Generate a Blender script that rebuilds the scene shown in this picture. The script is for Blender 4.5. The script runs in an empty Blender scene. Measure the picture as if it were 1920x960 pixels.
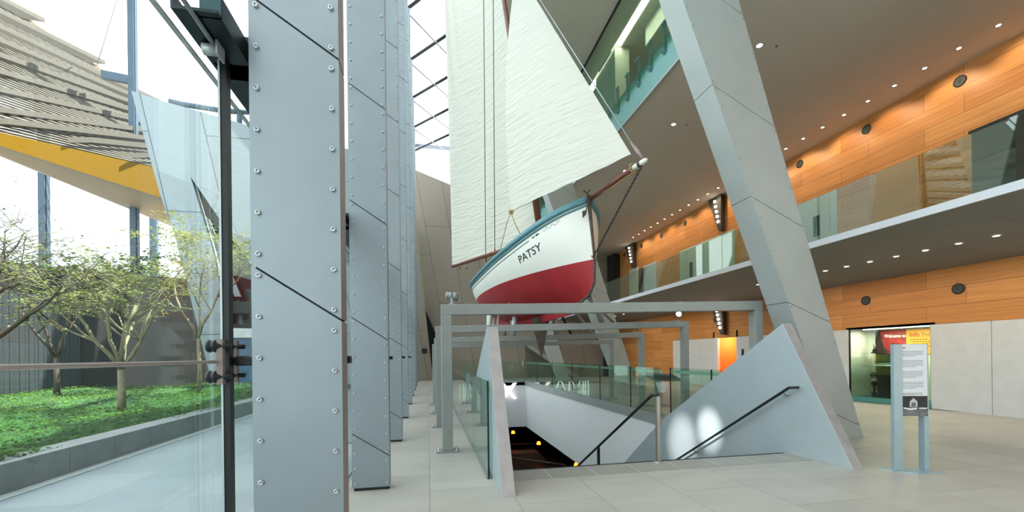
import bpy, math, random
from mathutils import Vector, Matrix
SC = bpy.context.scene
COL = SC.collection
V = Vector

# ------------------------------------------------------------------ camera model (measured from the photograph)
F, CX, CY, H, S = 800., 960., 666., 1.6, 0.0115
TH = math.atan2(157, 800)
_n = math.hypot(1, S); _c, _s = 1 / _n, S / _n
_st, _ct = math.sin(TH), math.cos(TH)
def ray(x, y):
    dx, dy = x - CX, y - CY
    r = (dx * _c - dy * _s) / F; d = (dx * _s + dy * _c) / F
    return (_st + r * _ct, _ct - r * _st, -d)
def on_z(x, y, z=0.):
    a, b, e = ray(x, y); t = (z - H) / e
    return V((a * t, b * t, z))
def on_x(x, y, X):
    a, b, e = ray(x, y); t = X / a
    return V((X, b * t, H + e * t))
def on_y(x, y, Y):
    a, b, e = ray(x, y); t = Y / b
    return V((a * t, Y, H + e * t))

cd = bpy.data.cameras.new('camera'); cam = bpy.data.objects.new('camera', cd); COL.objects.link(cam)
cd.sensor_width = 36; cd.lens = 36 * F / 1920; cd.sensor_fit = 'HORIZONTAL'
cd.shift_y = (CY - 480) / 1920; cd.shift_x = 0
cd.clip_start = .05; cd.clip_end = 500
_right = V((_ct, -_st, 0)); _fwd = V((_st, _ct, 0)); _up = V((0, 0, 1))
r2 = (_right * _c - _up * _s); u2 = (_up * _c + _right * _s)
m3 = Matrix((r2, u2, -_fwd)).transposed()
cam.matrix_world = Matrix.Translation((0, 0, H)) @ m3.to_4x4()
SC.camera = cam

# ------------------------------------------------------------------ materials
def lin(c):
    return c / 12.92 if c <= .04045 else ((c + .055) / 1.055) ** 2.4
def C(h):
    h = h.lstrip('#'); return tuple(lin(int(h[i:i + 2], 16) / 255) for i in (0, 2, 4)) + (1.,)
MATS = {}
def base_mat(name):
    m = bpy.data.materials.new(name); m.use_nodes = True
    nt = m.node_tree; MATS[name] = m
    return m, nt, nt.nodes['Principled BSDF']
def N(nt, t, **kw):
    n = nt.nodes.new(t)
    for k, v in kw.items():
        if k in n.inputs.keys() if hasattr(n.inputs, 'keys') else False: n.inputs[k].default_value = v
        else: setattr(n, k, v)
    return n
def mat(name, hexc, rough=.5, metal=0., var=.06, scale=6., bump=0., bscale=40., spec=.5, stretch=None, emit=0., sub=0.):
    m, nt, b = base_mat(name)
    col = C(hexc)
    b.inputs['Roughness'].default_value = rough; b.inputs['Metallic'].default_value = metal
    b.inputs['Specular IOR Level'].default_value = spec
    tc = nt.nodes.new('ShaderNodeTexCoord'); mp = nt.nodes.new('ShaderNodeMapping')
    nt.links.new(tc.outputs['Object'], mp.inputs['Vector'])
    if stretch: mp.inputs['Scale'].default_value = stretch
    no = nt.nodes.new('ShaderNodeTexNoise'); no.inputs['Scale'].default_value = scale; no.inputs['Detail'].default_value = 4
    nt.links.new(mp.outputs['Vector'], no.inputs['Vector'])
    rp = nt.nodes.new('ShaderNodeValToRGB')
    lo = tuple(max(0, c * (1 - 2 * var)) for c in col[:3]) + (1,); hi = tuple(min(1, c * (1 + 2 * var)) for c in col[:3]) + (1,)
    rp.color_ramp.elements[0].position = .25; rp.color_ramp.elements[0].color = lo
    rp.color_ramp.elements[1].position = .75; rp.color_ramp.elements[1].color = hi
    nt.links.new(no.outputs['Fac'], rp.inputs['Fac']); nt.links.new(rp.outputs['Color'], b.inputs['Base Color'])
    if bump:
        n2 = nt.nodes.new('ShaderNodeTexNoise'); n2.inputs['Scale'].default_value = bscale; n2.inputs['Detail'].default_value = 3
        nt.links.new(mp.outputs['Vector'], n2.inputs['Vector'])
        bp = nt.nodes.new('ShaderNodeBump'); bp.inputs['Strength'].default_value = bump; bp.inputs['Distance'].default_value = .02
        nt.links.new(n2.outputs['Fac'], bp.inputs['Height']); nt.links.new(bp.outputs['Normal'], b.inputs['Normal'])
    if emit:
        b.inputs['Emission Color'].default_value = col; b.inputs['Emission Strength'].default_value = emit
    return m
def emat(name, hexc, s):
    m, nt, b = base_mat(name)
    b.inputs['Base Color'].default_value = C(hexc); b.inputs['Emission Color'].default_value = C(hexc); b.inputs['Emission Strength'].default_value = s
    return m
def glass(name, hexc, ior=1.45, rough=0., boost=1.):
    m = bpy.data.materials.new(name); m.use_nodes = True; nt = m.node_tree; MATS[name] = m
    nt.nodes.clear()
    o = nt.nodes.new('ShaderNodeOutputMaterial'); t = nt.nodes.new('ShaderNodeBsdfTransparent'); g = nt.nodes.new('ShaderNodeBsdfGlossy')
    t.inputs['Color'].default_value = C(hexc); g.inputs['Roughness'].default_value = rough; g.inputs['Color'].default_value = (boost, boost, boost, 1)
    lw = nt.nodes.new('ShaderNodeLayerWeight'); pw = nt.nodes.new('ShaderNodeMath'); pw.operation = 'POWER'; pw.inputs[1].default_value = 5
    f0 = ((ior - 1) / (ior + 1)) ** 2
    nt.links.new(lw.outputs['Facing'], pw.inputs[0]); f = nt.nodes.new('ShaderNodeMath'); f.operation = 'MULTIPLY_ADD'; nt.links.new(pw.outputs[0], f.inputs[0])
    f.inputs[1].default_value = 1 - f0; f.inputs[2].default_value = f0
    mx = nt.nodes.new('ShaderNodeMixShader')
    nt.links.new(f.outputs[0], mx.inputs[0]); nt.links.new(t.outputs[0], mx.inputs[1]); nt.links.new(g.outputs[0], mx.inputs[2])
    nt.links.new(mx.outputs[0], o.inputs['Surface'])
    return m
def brick_mat(name, c1, c2, mortar, bw, bh, ms, axes, rough=.5, metal=0., offset=.5, rot=0., shear=0., grain=None, org=(0, 0), spec=.5, gvar=.12, bias=0., bumpn=0.):
    """panel / tile pattern over object coordinates; axes = which object axes make u and v."""
    m, nt, b = base_mat(name)
    b.inputs['Roughness'].default_value = rough; b.inputs['Metallic'].default_value = metal; b.inputs['Specular IOR Level'].default_value = spec
    tc = nt.nodes.new('ShaderNodeTexCoord'); sp = nt.nodes.new('ShaderNodeSeparateXYZ'); nt.links.new(tc.outputs['Object'], sp.inputs[0])
    u, v = sp.outputs[axes[0]], sp.outputs[axes[1]]
    if shear:
        ma = nt.nodes.new('ShaderNodeMath'); ma.operation = 'MULTIPLY_ADD'; nt.links.new(u, ma.inputs[0]); ma.inputs[1].default_value = shear; nt.links.new(v, ma.inputs[2]); v = ma.outputs[0]
    cb = nt.nodes.new('ShaderNodeCombineXYZ')
    for k, (src, o_) in enumerate(((u, org[0]), (v, org[1]))):
        ad = nt.nodes.new('ShaderNodeMath'); ad.operation = 'ADD'; nt.links.new(src, ad.inputs[0]); ad.inputs[1].default_value = o_
        nt.links.new(ad.outputs[0], cb.inputs[k])
    br = nt.nodes.new('ShaderNodeTexBrick'); nt.links.new(cb.outputs[0], br.inputs['Vector'])
    br.offset = offset; br.inputs['Scale'].default_value = 1; br.inputs['Brick Width'].default_value = bw; br.inputs['Row Height'].default_value = bh
    br.inputs['Mortar Size'].default_value = ms; br.inputs['Mortar Smooth'].default_value = 0; br.inputs['Bias'].default_value = bias
    br.inputs['Color1'].default_value = C(c1); br.inputs['Color2'].default_value = C(c2); br.inputs['Mortar'].default_value = C(mortar)
    no = nt.nodes.new('ShaderNodeTexNoise'); no.inputs['Detail'].default_value = 5; no.inputs['Scale'].default_value = 1
    mp = nt.nodes.new('ShaderNodeMapping'); nt.links.new(tc.outputs['Object'], mp.inputs['Vector']); mp.inputs['Scale'].default_value = grain or (3, 3, 3)
    nt.links.new(mp.outputs[0], no.inputs['Vector'])
    rp = nt.nodes.new('ShaderNodeValToRGB'); rp.color_ramp.elements[0].position = .3; rp.color_ramp.elements[1].position = .7
    rp.color_ramp.elements[0].color = (1 - gvar,) * 3 + (1,); rp.color_ramp.elements[1].color = (1 + gvar,) * 3 + (1,)
    nt.links.new(no.outputs['Fac'], rp.inputs['Fac'])
    mu = nt.nodes.new('ShaderNodeMixRGB'); mu.blend_type = 'MULTIPLY'; mu.inputs['Fac'].default_value = 1
    nt.links.new(br.outputs['Color'], mu.inputs['Color1']); nt.links.new(rp.outputs['Color'], mu.inputs['Color2'])
    nt.links.new(mu.outputs['Color'], b.inputs['Base Color'])
    if bumpn:
        bp = nt.nodes.new('ShaderNodeBump'); bp.inputs['Strength'].default_value = bumpn; bp.inputs['Distance'].default_value = .01
        nt.links.new(no.outputs['Fac'], bp.inputs['Height']); nt.links.new(bp.outputs['Normal'], b.inputs['Normal'])
    return m

silver = mat('brushed_silver', '#919ba1', .42, .55, .03, 2.5, .05, 300)
silver2 = mat('satin_silver_panel', '#b4bab9', .5, .35, .025, 1.5)
bronze = mat('bronze_edge', '#8a7c76', .5, .3, .05)
boltm = mat('bolt_steel', '#b9bfc2', .3, .8, .03)
seam_dark = mat('seam_black', '#15171a', .7)
steel_black = mat('black_steel', '#23282a', .4, .4, .08)
steel_grey = mat('painted_grey_steel', '#979c9a', .45, .25, .03)
steel_pale = mat('pale_grey_steel', '#b9c0c2', .4, .4, .03)
stain = mat('stainless', '#b0aca6', .3, .8, .03)
ceil_m = mat('ceiling_paint', '#dad3c8', .85, 0, .02, .5)
soffit_m = brick_mat('soffit_boards', '#817f79', '#7d7b75', '#5a5954', 3.0, 1.45, .006, (1, 0), .7, grain=(.6, .6, .6), gvar=.03)
wood = brick_mat('timber_panelling', '#d7985b', '#c07f46', '#6b411f', 2.4, .485, .004, (1, 2), .45, offset=.37, grain=(1, .7, 26), gvar=.16, org=(.3, .12), spec=.35)
floor_m = brick_mat('limestone_paving', '#b9b5ac', '#aaa69d', '#827f78', 1.36, .94, .004, (1, 0), .38, offset=.5, grain=(.9, 2.6, 1), gvar=.07, org=(.96, 0), bias=-.2)
pave_m = brick_mat('outdoor_paving', '#98a3a8', '#8b979d', '#707b80', 1.4, .95, .004, (1, 0), .5, offset=.3, grain=(1, 1, 1), gvar=.06)
back_m = brick_mat('leaning_cladding', '#a79b8d', '#a19587', '#5d554d', 5.2, 1.62, .012, (2, 0), .6, .1, offset=.37, shear=.165, grain=(.5, .5, .5), gvar=.04)
blade_m = brick_mat('blade_cladding', '#99a3a9', '#919ba2', '#596167', 5.6, 2.3, .02, (2, 0), .55, .2, offset=.37, shear=.2, grain=(.6, .6, .6), gvar=.04)
white_m = mat('white_plaster', '#e2e2e6', .8, 0, .015)
band_m = mat('balcony_edge_white', '#dfe1e8', .6, 0, .01)
grey_clad = mat('grey_wall_panel', '#dbdee0', .5, .05, .025, 4)
pale_clad = mat('pale_wall_panel', '#c6c9c8', .6, .1, .02)
dark_m = mat('gap_shade_black', '#0c0d0e', .8)
kerb_m = mat('kerb_stone', '#86898a', .75, 0, .08, 3, .15, 60)
soil_m = mat('groundcover_green', '#1f4518', .9, 0, .3, 5, .6, 30)
leaf_ground = mat('groundcover_leaf', '#44671c', .6, 0, .4, 3)
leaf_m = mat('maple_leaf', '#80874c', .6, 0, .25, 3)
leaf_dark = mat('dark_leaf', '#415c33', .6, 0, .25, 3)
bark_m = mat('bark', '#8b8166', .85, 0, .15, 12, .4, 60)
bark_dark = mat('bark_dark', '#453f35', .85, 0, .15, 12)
yellow_m = mat('yellow_fascia', '#7c5b02', .8, 0, .03, spec=.15)
slat_m = mat('canopy_slat', '#4a443c', .6, 0, .05)
slat_edge = mat('canopy_edge_beam', '#8c7666', .6, 0, .04)
pole_m = mat('blue_grey_pole', '#4a5b6c', .5, .2, .04)
wall_dark = mat('dark_garden_wall', '#17191a', .7, 0, .06)
hull_white = mat('hull_white_paint', '#eeede6', .3, 0, .012, 2)
hull_red = mat('hull_red_antifoul', '#a5232b', .5, 0, .08, 3)
teal = mat('teal_rail_paint', '#5a8a96', .4, 0, .04)
spar = mat('varnished_spar', '#6b3a2c', .4, 0, .12, 4)
deck_m = mat('deck_paint', '#c9c2ac', .6)
rust = mat('rusty_board', '#5b5048', .8, .2, .18, 8)
rope = mat('manila_rope', '#a88a55', .9, 0, .1, 30)
wire_m = mat('galvanised_wire', '#a4acb2', .35, .7)
chain_m = mat('dark_chain', '#3d3a37', .5, .6)
ink = mat('ink_black', '#1e2126', .6, 0, 0)
ink_grey = mat('ink_grey', '#7a7d82', .6, 0, 0)
ink_red = mat('ink_red', '#c8322b', .6, 0, 0)
paper = mat('sign_white', '#e6e9ef', .5, 0, .005)
sign_blue = mat('sign_steel_blue', '#a3b9c2', .4, .4, .02)
spk = mat('speaker_black', '#24292a', .5, .1, .05)
spk2 = mat('speaker_cone', '#3c4444', .6, 0, .05)
poster_red = mat('poster_red', '#a52a28', .5, 0, .2, 5)
poster_orange = mat('poster_orange', '#eda32d', .5, 0, .06, 3)
poster_dark = mat('poster_dark', '#2e1f20', .5, 0, .2, 6)
case_in = mat('case_lining', '#dad5c6', .7, 0, .03)
case_board = mat('case_ochre_board', '#8a7d3d', .7)
case_base = mat('case_teal_base', '#4f8c88', .5)
iron = mat('cast_iron', '#1d201f', .45, .4, .1)
orange_room = mat('orange_room', '#d98d45', .7, 0, .03)
fascia_teal = mat('teal_fascia_glass', '#8fc0c0', .25, 0, .03, 2)
lamp_on = emat('lamp_lens_lit', '#fff0dc', 9)
lamp_hot = emat('lamp_lens_bright', '#fff3e2', 14)
slot_on = emat('light_slot', '#ffe9c4', 4.5)
neon = emat('neon_white', '#e4fff2', 1.6)
ember = emat('orange_lamp', '#ff6a1e', 6)
case_lamp = emat('case_strip_lamp', '#fff7e4', 5)
g_clear = glass('facade_glass', '#f5faf9', 1.4)
g_bal = glass('balustrade_glass', '#e6f3ec', 1.5)
g_balc = glass('balcony_glass', '#e2efe6', 2.0)
g_band = mat('balustrade_band_glass', '#c5e2d5', .35, 0, .01); g_band.node_tree.nodes['Principled BSDF'].inputs['Alpha'].default_value = .7
g_up = glass('upper_glazing_glass', '#dbebe3', 1.45)
g_case = glass('case_glass', '#e3efe6', 1.4)
g_roof = glass('roof_glass', '#f2f6f8', 1.3)
g_win = mat('dark_window_glass', '#1c2f33', .03, 0, .02, spec=1.0)

def sail_mat():
    m, nt, b = base_mat('sailcloth')
    b.inputs['Base Color'].default_value = C('#edece3'); b.inputs['Roughness'].default_value = .8
    tc = nt.nodes.new('ShaderNodeTexCoord')
    mp = nt.nodes.new('ShaderNodeMapping'); mp.inputs['Scale'].default_value = (.55, .35, 3.2); mp.inputs['Rotation'].default_value = (.5, .25, 0)
    nt.links.new(tc.outputs['Object'], mp.inputs['Vector'])
    w = nt.nodes.new('ShaderNodeTexNoise'); w.inputs['Scale'].default_value = 3.2; w.inputs['Detail'].default_value = 3; w.inputs['Distortion'].default_value = .5
    nt.links.new(mp.outputs[0], w.inputs['Vector'])
    bp = nt.nodes.new('ShaderNodeBump'); bp.inputs['Strength'].default_value = .8; bp.inputs['Distance'].default_value = .07
    nt.links.new(w.outputs['Fac'], bp.inputs['Height']); nt.links.new(bp.outputs['Normal'], b.inputs['Normal'])
    tr = nt.nodes.new('ShaderNodeBsdfTranslucent'); tr.inputs['Color'].default_value = C('#f2efe2')
    nt.links.new(bp.outputs['Normal'], tr.inputs['Normal'])
    mx = nt.nodes.new('ShaderNodeMixShader'); mx.inputs[0].default_value = .35
    o = nt.nodes['Material Output']
    nt.links.new(b.outputs[0], mx.inputs[1]); nt.links.new(tr.outputs[0], mx.inputs[2]); nt.links.new(mx.outputs[0], o.inputs['Surface'])
    return m
sail_m = sail_mat()
def mesh_metal():
    m, nt, b = base_mat('perforated_mesh')
    tc = nt.nodes.new('ShaderNodeTexCoord')
    vo = nt.nodes.new('ShaderNodeTexVoronoi'); vo.inputs['Scale'].default_value = 14; vo.inputs['Randomness'].default_value = 0
    nt.links.new(tc.outputs['Object'], vo.inputs['Vector'])
    rp = nt.nodes.new('ShaderNodeValToRGB'); rp.color_ramp.elements[0].position = .3; rp.color_ramp.elements[1].position = .36
    rp.color_ramp.elements[0].color = C('#121618'); rp.color_ramp.elements[1].color = C('#3a4247')
    nt.links.new(vo.outputs['Distance'], rp.inputs['Fac']); nt.links.new(rp.outputs['Color'], b.inputs['Base Color'])
    b.inputs['Roughness'].default_value = .5; b.inputs['Metallic'].default_value = .3
    return m
perf_m = mesh_metal()
def translucent_mat(name, hexc, a):
    m, nt, b = base_mat(name); b.inputs['Base Color'].default_value = C(hexc); b.inputs['Roughness'].default_value = .6
    tr = nt.nodes.new('ShaderNodeBsdfTranslucent'); tr.inputs['Color'].default_value = C(hexc); mx = nt.nodes.new('ShaderNodeMixShader'); mx.inputs[0].default_value = a
    o = nt.nodes['Material Output']; nt.links.new(b.outputs[0], mx.inputs[1]); nt.links.new(tr.outputs[0], mx.inputs[2]); nt.links.new(mx.outputs[0], o.inputs['Surface'])
    return m
soffit_tr = translucent_mat('canopy_soffit_sheet', '#a38c6e', .4)
for lm in (leaf_ground, leaf_m, leaf_dark):      # leaves let some light through
    nt = lm.node_tree; b = nt.nodes['Principled BSDF']; src = b.inputs['Base Color'].links[0].from_socket
    tr = nt.nodes.new('ShaderNodeBsdfTranslucent'); nt.links.new(src, tr.inputs['Color']); mx = nt.nodes.new('ShaderNodeMixShader'); mx.inputs[0].default_value = .4
    nt.links.new(b.outputs[0], mx.inputs[1]); nt.links.new(tr.outputs[0], mx.inputs[2]); nt.links.new(mx.outputs[0], nt.nodes['Material Output'].inputs['Surface'])

# ------------------------------------------------------------------ mesh builder
class MB:
    def __init__(s): s.v, s.f, s.m, s.sm = [], [], [], []
    def add(s, vs, fs, mi=0, smooth=False):
        b = len(s.v); s.v += [V(p) for p in vs]
        for f in fs: s.f.append([b + i for i in f]); s.m.append(mi); s.sm.append(smooth)
    def poly(s, pts, mi=0): s.add(pts, [list(range(len(pts)))], mi)
    def box(s, lo, hi, mi=0):
        (a, b, c), (d, e, f) = lo, hi
        s.add([(a, b, c), (d, b, c), (d, e, c), (a, e, c), (a, b, f), (d, b, f), (d, e, f), (a, e, f)],
              [(0, 3, 2, 1), (4, 5, 6, 7), (0, 1, 5, 4), (1, 2, 6, 5), (2, 3, 7, 6), (3, 0, 4, 7)], mi)
    def obox(s, c, ax, ay, az, mi=0):
        """oriented box: centre and half-axis vectors"""
        c, ax, ay, az = V(c), V(ax), V(ay), V(az)
        p = [c + ax * i + ay * j + az * k for k in (-1, 1) for i, j in ((-1, -1), (1, -1), (1, 1), (-1, 1))]
        s.add(p, [(0, 3, 2, 1), (4, 5, 6, 7), (0, 1, 5, 4), (1, 2, 6, 5), (2, 3, 7, 6), (3, 0, 4, 7)], mi)
    def prism(s, pts, off, mi=0, side=None):
        n = len(pts); off = V(off); pts = [V(p) for p in pts]
        s.add(pts + [p + off for p in pts], [], mi); b = len(s.v) - 2 * n
        side = mi if side is None else side
        s.f.append([b + i for i in range(n)]); s.m.append(mi); s.sm.append(False)
        s.f.append([b + n + i for i in reversed(range(n))]); s.m.append(mi); s.sm.append(False)
        for i in range(n):
            j = (i + 1) % n; s.f.append([b + i, b + n + i, b + n + j, b + j]); s.m.append(side[i] if isinstance(side, (list, tuple)) else side); s.sm.append(False)
    def tube(s, p0, p1, r0, r1=None, n=8, mi=0, caps=True):
        p0, p1 = V(p0), V(p1); r1 = r0 if r1 is None else r1
        s.path([p0, p1], [r0, r1], n, mi, caps)
    def path(s, pts, r, n=8, mi=0, caps=True):
        pts = [V(p) for p in pts]; k = len(pts)
        if not isinstance(r, (list, tuple)): r = [r] * k
        b = len(s.v); ref = None
        for i, p in enumerate(pts):
            d = (pts[min(i + 1, k - 1)] - pts[max(i - 1, 0)])
            if d.length < 1e-9: d = V((0, 0, 1))
            d.normalize()
            if ref is None: ref = V((0, 0, 1)) if abs(d.z) < .9 else V((1, 0, 0))
            x = d.cross(ref)
            if x.length < 1e-6: x = d.cross(V((1, 0, 0)))
            x.normalize(); y = d.cross(x).normalized(); ref = -y if False else ref
            for j in range(n):
                a = 2 * math.pi * j / n; s.v.append(p + (x * math.cos(a) + y * math.sin(a)) * r[i])
        for i in range(k - 1):
            for j in range(n):
                a, c = b + i * n + j, b + i * n + (j + 1) % n
                s.f.append([a, c, c + n, a + n]); s.m.append(mi); s.sm.append(n > 5)
        if caps:
            s.f.append([b + j for j in reversed(range(n))]); s.m.append(mi); s.sm.append(False)
            s.f.append([b + (k - 1) * n + j for j in range(n)]); s.m.append(mi); s.sm.append(False)
    def lathe(s, prof, org, axis, n=20, mi=0):
        """prof: [(radius, distance along axis)]"""
        org, ax = V(org), V(axis).normalized(); ref = V((0, 0, 1)) if abs(ax.z) < .9 else V((1, 0, 0))
        x = ax.cross(ref).normalized(); y = ax.cross(x); b = len(s.v); k = len(prof)
        for r, d in prof:
            for j in range(n):
                a = 2 * math.pi * j / n; s.v.append(org + ax * d + (x * math.cos(a) + y * math.sin(a)) * max(r, 1e-4))
        for i in range(k - 1):
            for j in range(n):
                a, c = b + i * n + j, b + i * n + (j + 1) % n
                s.f.append([a, c, c + n, a + n]); s.m.append(mi); s.sm.append(True)
    def grid(s, fn, nu, nv, mi=0):
        b = len(s.v)
        for i in range(nu + 1):
            for j in range(nv + 1): s.v.append(V(fn(i / nu, j / nv)))
        for i in range(nu):
            for j in range(nv):
                a = b + i * (nv + 1) + j; s.f.append([a, a + 1, a + nv + 2, a + nv + 1]); s.m.append(mi); s.sm.append(True)
    def build(s, name, mats, parent=None, origin=None, bevel=0, solid=0):
        if not isinstance(mats, (list, tuple)): mats = [mats]
        base = V((0, 0, 0))
        if parent is not None:
            p = parent
            while p is not None: base += p.location; p = p.parent
        lo = V(origin) - base if origin is not None else V((0, 0, 0))
        sub = base + lo
        me = bpy.data.meshes.new(name); me.from_pydata([v - sub for v in s.v], [], s.f)
        for m in mats: me.materials.append(m)
        me.polygons.foreach_set('material_index', s.m); me.polygons.foreach_set('use_smooth', s.sm); me.update()
        o = bpy.data.objects.new(name, me); COL.objects.link(o); o.location = lo
        if parent is not None: o.parent = parent
        if bevel:
            b = o.modifiers.new('edge', 'BEVEL'); b.width = bevel; b.segments = 2; b.limit_method = 'ANGLE'
        if solid:
            b = o.modifiers.new('thick', 'SOLIDIFY'); b.thickness = solid; b.offset = 0
        return o
def tag(o, label, cat, group=None):
    o['label'] = label; o['category'] = cat
    if group: o['group'] = group
    return o
def thing(name, label, cat, loc, group=None):
    o = bpy.data.objects.new(name, None); COL.objects.link(o); o.location = loc; o.empty_display_size = .2
    return tag(o, label, cat, group)
def struct(name, mb, mats, **k):
    o = mb.build(name, mats, **k); o['kind'] = 'structure'; return o
def text_mesh(txt, size, fn, mb, mi=0, bold=0.):
    """flat built-in lettering; fn maps (x, y) on the writing to a point"""
    cu = bpy.data.curves.new('lettering', 'FONT'); cu.body = txt; cu.size = size; cu.resolution_u = 3; cu.align_x = 'LEFT'; cu.offset = bold
    ob = bpy.data.objects.new('lettering', cu); COL.objects.link(ob)
    me = bpy.data.meshes.new_from_object(ob.evaluated_get(bpy.context.evaluated_depsgraph_get()))
    vs = [fn(v.co.x, v.co.y) for v in me.vertices]; fs = [list(p.vertices) for p in me.polygons]
    mb.add(vs, fs, mi)
    w = max((v.co.x for v in me.vertices), default=0)
    bpy.data.objects.remove(ob); bpy.data.curves.remove(cu); bpy.data.meshes.remove(me)
    return w
ORD = ['first', 'second', 'third', 'fourth', 'fifth', 'sixth', 'seventh', 'eighth', 'ninth', 'tenth', 'eleventh', 'twelfth', 'thirteenth', 'fourteenth', 'fifteenth', 'sixteenth',
       'seventeenth', 'eighteenth', 'nineteenth', 'twentieth', 'twenty-first', 'twenty-second', 'twenty-third', 'twenty-fourth', 'twenty-fifth', 'twenty-sixth', 'twenty-seventh', 'twenty-eighth', 'twenty-ninth', 'thirtieth']

# ------------------------------------------------------------------ the setting
WX = 13.43            # timber wall plane
def slab(mb, x0, x1, y0, y1, z0, z1, mi=0): mb.box((x0, y0, z0), (x1, y1, z1), mi)
OX0, OX1, OY0, OY1 = .8, 5.6, 5.8, 24.6       # stair opening
b = MB()
slab(b, -1.0, 14.6, -6, OY0, -.18, 0); slab(b, -1.0, OX0, OY0, OY1, -.18, 0); slab(b, OX1 + .0, 14.6, 9.6, OY1, -.18, 0); slab(b, OX1 + .17, 14.6, OY0, 9.6, -.18, 0); slab(b, -1.0, 14.6, OY1, 30.6, -.18, 0)
struct('floor', b, floor_m)
b = MB(); slab(b, 6.2, 14.6, -6, 30.5, 8.85, 9.05)
struct('ceiling', b, ceil_m)
b = MB(); slab(b, 2.6, 6.1, -6, 30.5, 12.8, 13.0); b.box((2.4, -6, 12.8), (2.6, 30.5, 16.0)); b.box((2.6, -6, 15.8), (14.6, 30.5, 16.0))
struct('ceiling_upper', b, ceil_m)
# storey behind the upper glazing
b = MB(); slab(b, 6.25, 14.6, -6, 30.5, 9.55, 9.65); struct('floor_upper', b, mat('upper_floor', '#b8ab98', .7))
b = MB(); slab(b, 6.1, 14.6, -6, 30.5, 12.8, 12.95)
b.box((7.4, 8, 12.1), (12, 13.4, 12.8))
struct('ceiling_upper_room', b, mat('upper_room_ceiling', '#cfcfc8', .8))
b = MB(); b.box((11, 4, 9.65), (11.2, 30, 12.8)); struct('wall_upper_room', b, mat('upper_room_wall', '#d8d3c4', .8))
b = MB(); b.box((6.75, 14.4, 9.65), (7.3, 16.2, 12.8)); struct('wall_upper_pier', b, mat('upper_pier', '#b9bdb0', .8))

b = MB(); b.box((-1.0, -6.2, 0), (14.6, -6, 12.8)); struct('wall_front_blocker', b, ceil_m)  # unseen end wall behind the camera, put in to cut the sky light

# timber wall: lower band and upper storey, with the openings left out
b = MB()
b.box((WX, -2, 2.3), (WX + .2, 30.5, 8.85))
b.box((WX, 21.66, 0), (WX + .2, 30.5, 2.3))
wr = struct('wall_right', b, wood)
# grey lower wall panels, one object each
def wall_panel(y0, y1, z0, z1, m, name='wall_right_panel', proud=.012):
    b = MB(); b.box((WX - proud, y0 + .006, z0), (WX + .15, y1 - .006, z1)); return struct(name, b, m, bevel=.004)
for y0, y1 in ((-2, .8), (.8, 3.6), (3.6, 6.15), (6.15, 7.92), (7.92, 9.2), (11.5, 12.7), (12.7, 13.9), (13.9, 15.3), (15.3, 16.68), (18.15, 19.2), (19.2, 20.4), (20.4, 21.66)):
    wall_panel(y0, y1, .015, 2.3, grey_clad)
b = MB(); b.box((WX, 9.1, 2.3), (WX + 1.2, 11.6, 2.36)); struct('trim_1', b, steel_grey)
# lit room behind the low doorway
b = MB(); b.box((WX + 1.4, 15.5, 0), (WX + 1.5, 19.5, 2.6)); b.box((WX, 18.15, 0), (WX + 1.5, 18.25, 2.6)); b.box((WX, 16.58, 0), (WX + 1.5, 16.68, 2.6)); b.box((WX + .2, 16.6, 2.5), (WX + 1.5, 18.2, 2.6))
struct('wall_lit_room', b, orange_room)
b = MB(); b.box((WX - .03, 17.9, 0), (WX + .1, 18.13, 2.32)); struct('trim_2', b, white_m)
b = MB(); b.box((WX + 1.37, 17.3, 1.35), (WX + 1.4, 17.42, 1.62)); tag(b.build('wall_switch_box', spk, origin=(WX + 1.4, 17.36, 1.35)), 'small black control box on the orange wall inside the lit doorway', 'switch')
b = MB(); b.box((WX - .04, 16.2, 1.2), (WX - .012, 16.32, 1.75)); tag(b.build('wall_intercom', spk, origin=(WX, 16.26, 1.2)), 'tall black wall unit on the grey panel beside the lit doorway', 'intercom')
# lower storey soffit / balcony slab
XE = 9.2
b = MB(); b.prism([(XE, -3, 4.13), (WX, -3, 3.76), (WX, -3, 4.2), (XE, -3, 4.26)], (0, 33.4, 0)); struct('ceiling_lower', b, soffit_m)
b = MB(); b.box((XE - .03, -3, 4.12), (XE, 30.4, 4.27)); struct('trim_3', b, band_m)
# balcony glass, one pane each
pan = [(1.0, 4.6), (4.6, 6.46), (6.46, 8.32), (8.32, 10.2), (10.2, 12.05), (12.05, 13.9), (13.9, 15.75), (15.75, 17.6), (17.6, 19.45), (19.45, 21.3), (21.3, 23.15), (23.15, 25), (25, 27.5)]
bal = thing('balcony_balustrade', 'frameless glass balustrade along the white balcony edge before the timber wall', 'balustrade', (XE, 14, 4.27))
for y0, y1 in pan:
    b = MB(); b.box((XE + .02, y0 + .012, 4.27), (XE + .04, y1 - .012, 5.33)); b.build('glass_panel', g_balc, bal)
# upper-level doors, alcoves and dark window on the timber wall
def upper(y0, y1, z1, m, lab, cat, name, inset=None):
    b = MB(); b.box((WX - .025, y0, 4.28), (WX - .001, y1, z1)); o = b.build(name, m, origin=(WX, (y0 + y1) / 2, 4.2)); tag(o, lab, cat); return o
upper(11.85, 13.35, 7.0, pale_clad, 'pale flush wall panel on the balcony, one with a dark slot, beside the big leaning column', 'panel', 'wall_cladding_board')
b = MB(); b.box((WX - .05, 12.5, 5.65), (WX - .02, 12.72, 6.35)); tag(b.build('door_plate', spk, origin=(WX, 12.6, 5.65)), 'dark slot plate on the pale balcony panel beside the leaning column', 'plate')  # dark slotted door plate, no switch
upper(13.4, 15.3, 7.0, case_in, 'pale green panel on the balcony half hidden by the big leaning column', 'panel', 'wall_cladding_board')
upper(16.7, 20.9, 7.1, mat('greenish_panel', '#b9c8b8', .6, 0, .02), 'wide grey-green panel on the balcony between the two dark wedge lights', 'panel', 'wall_cladding_board')
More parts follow.
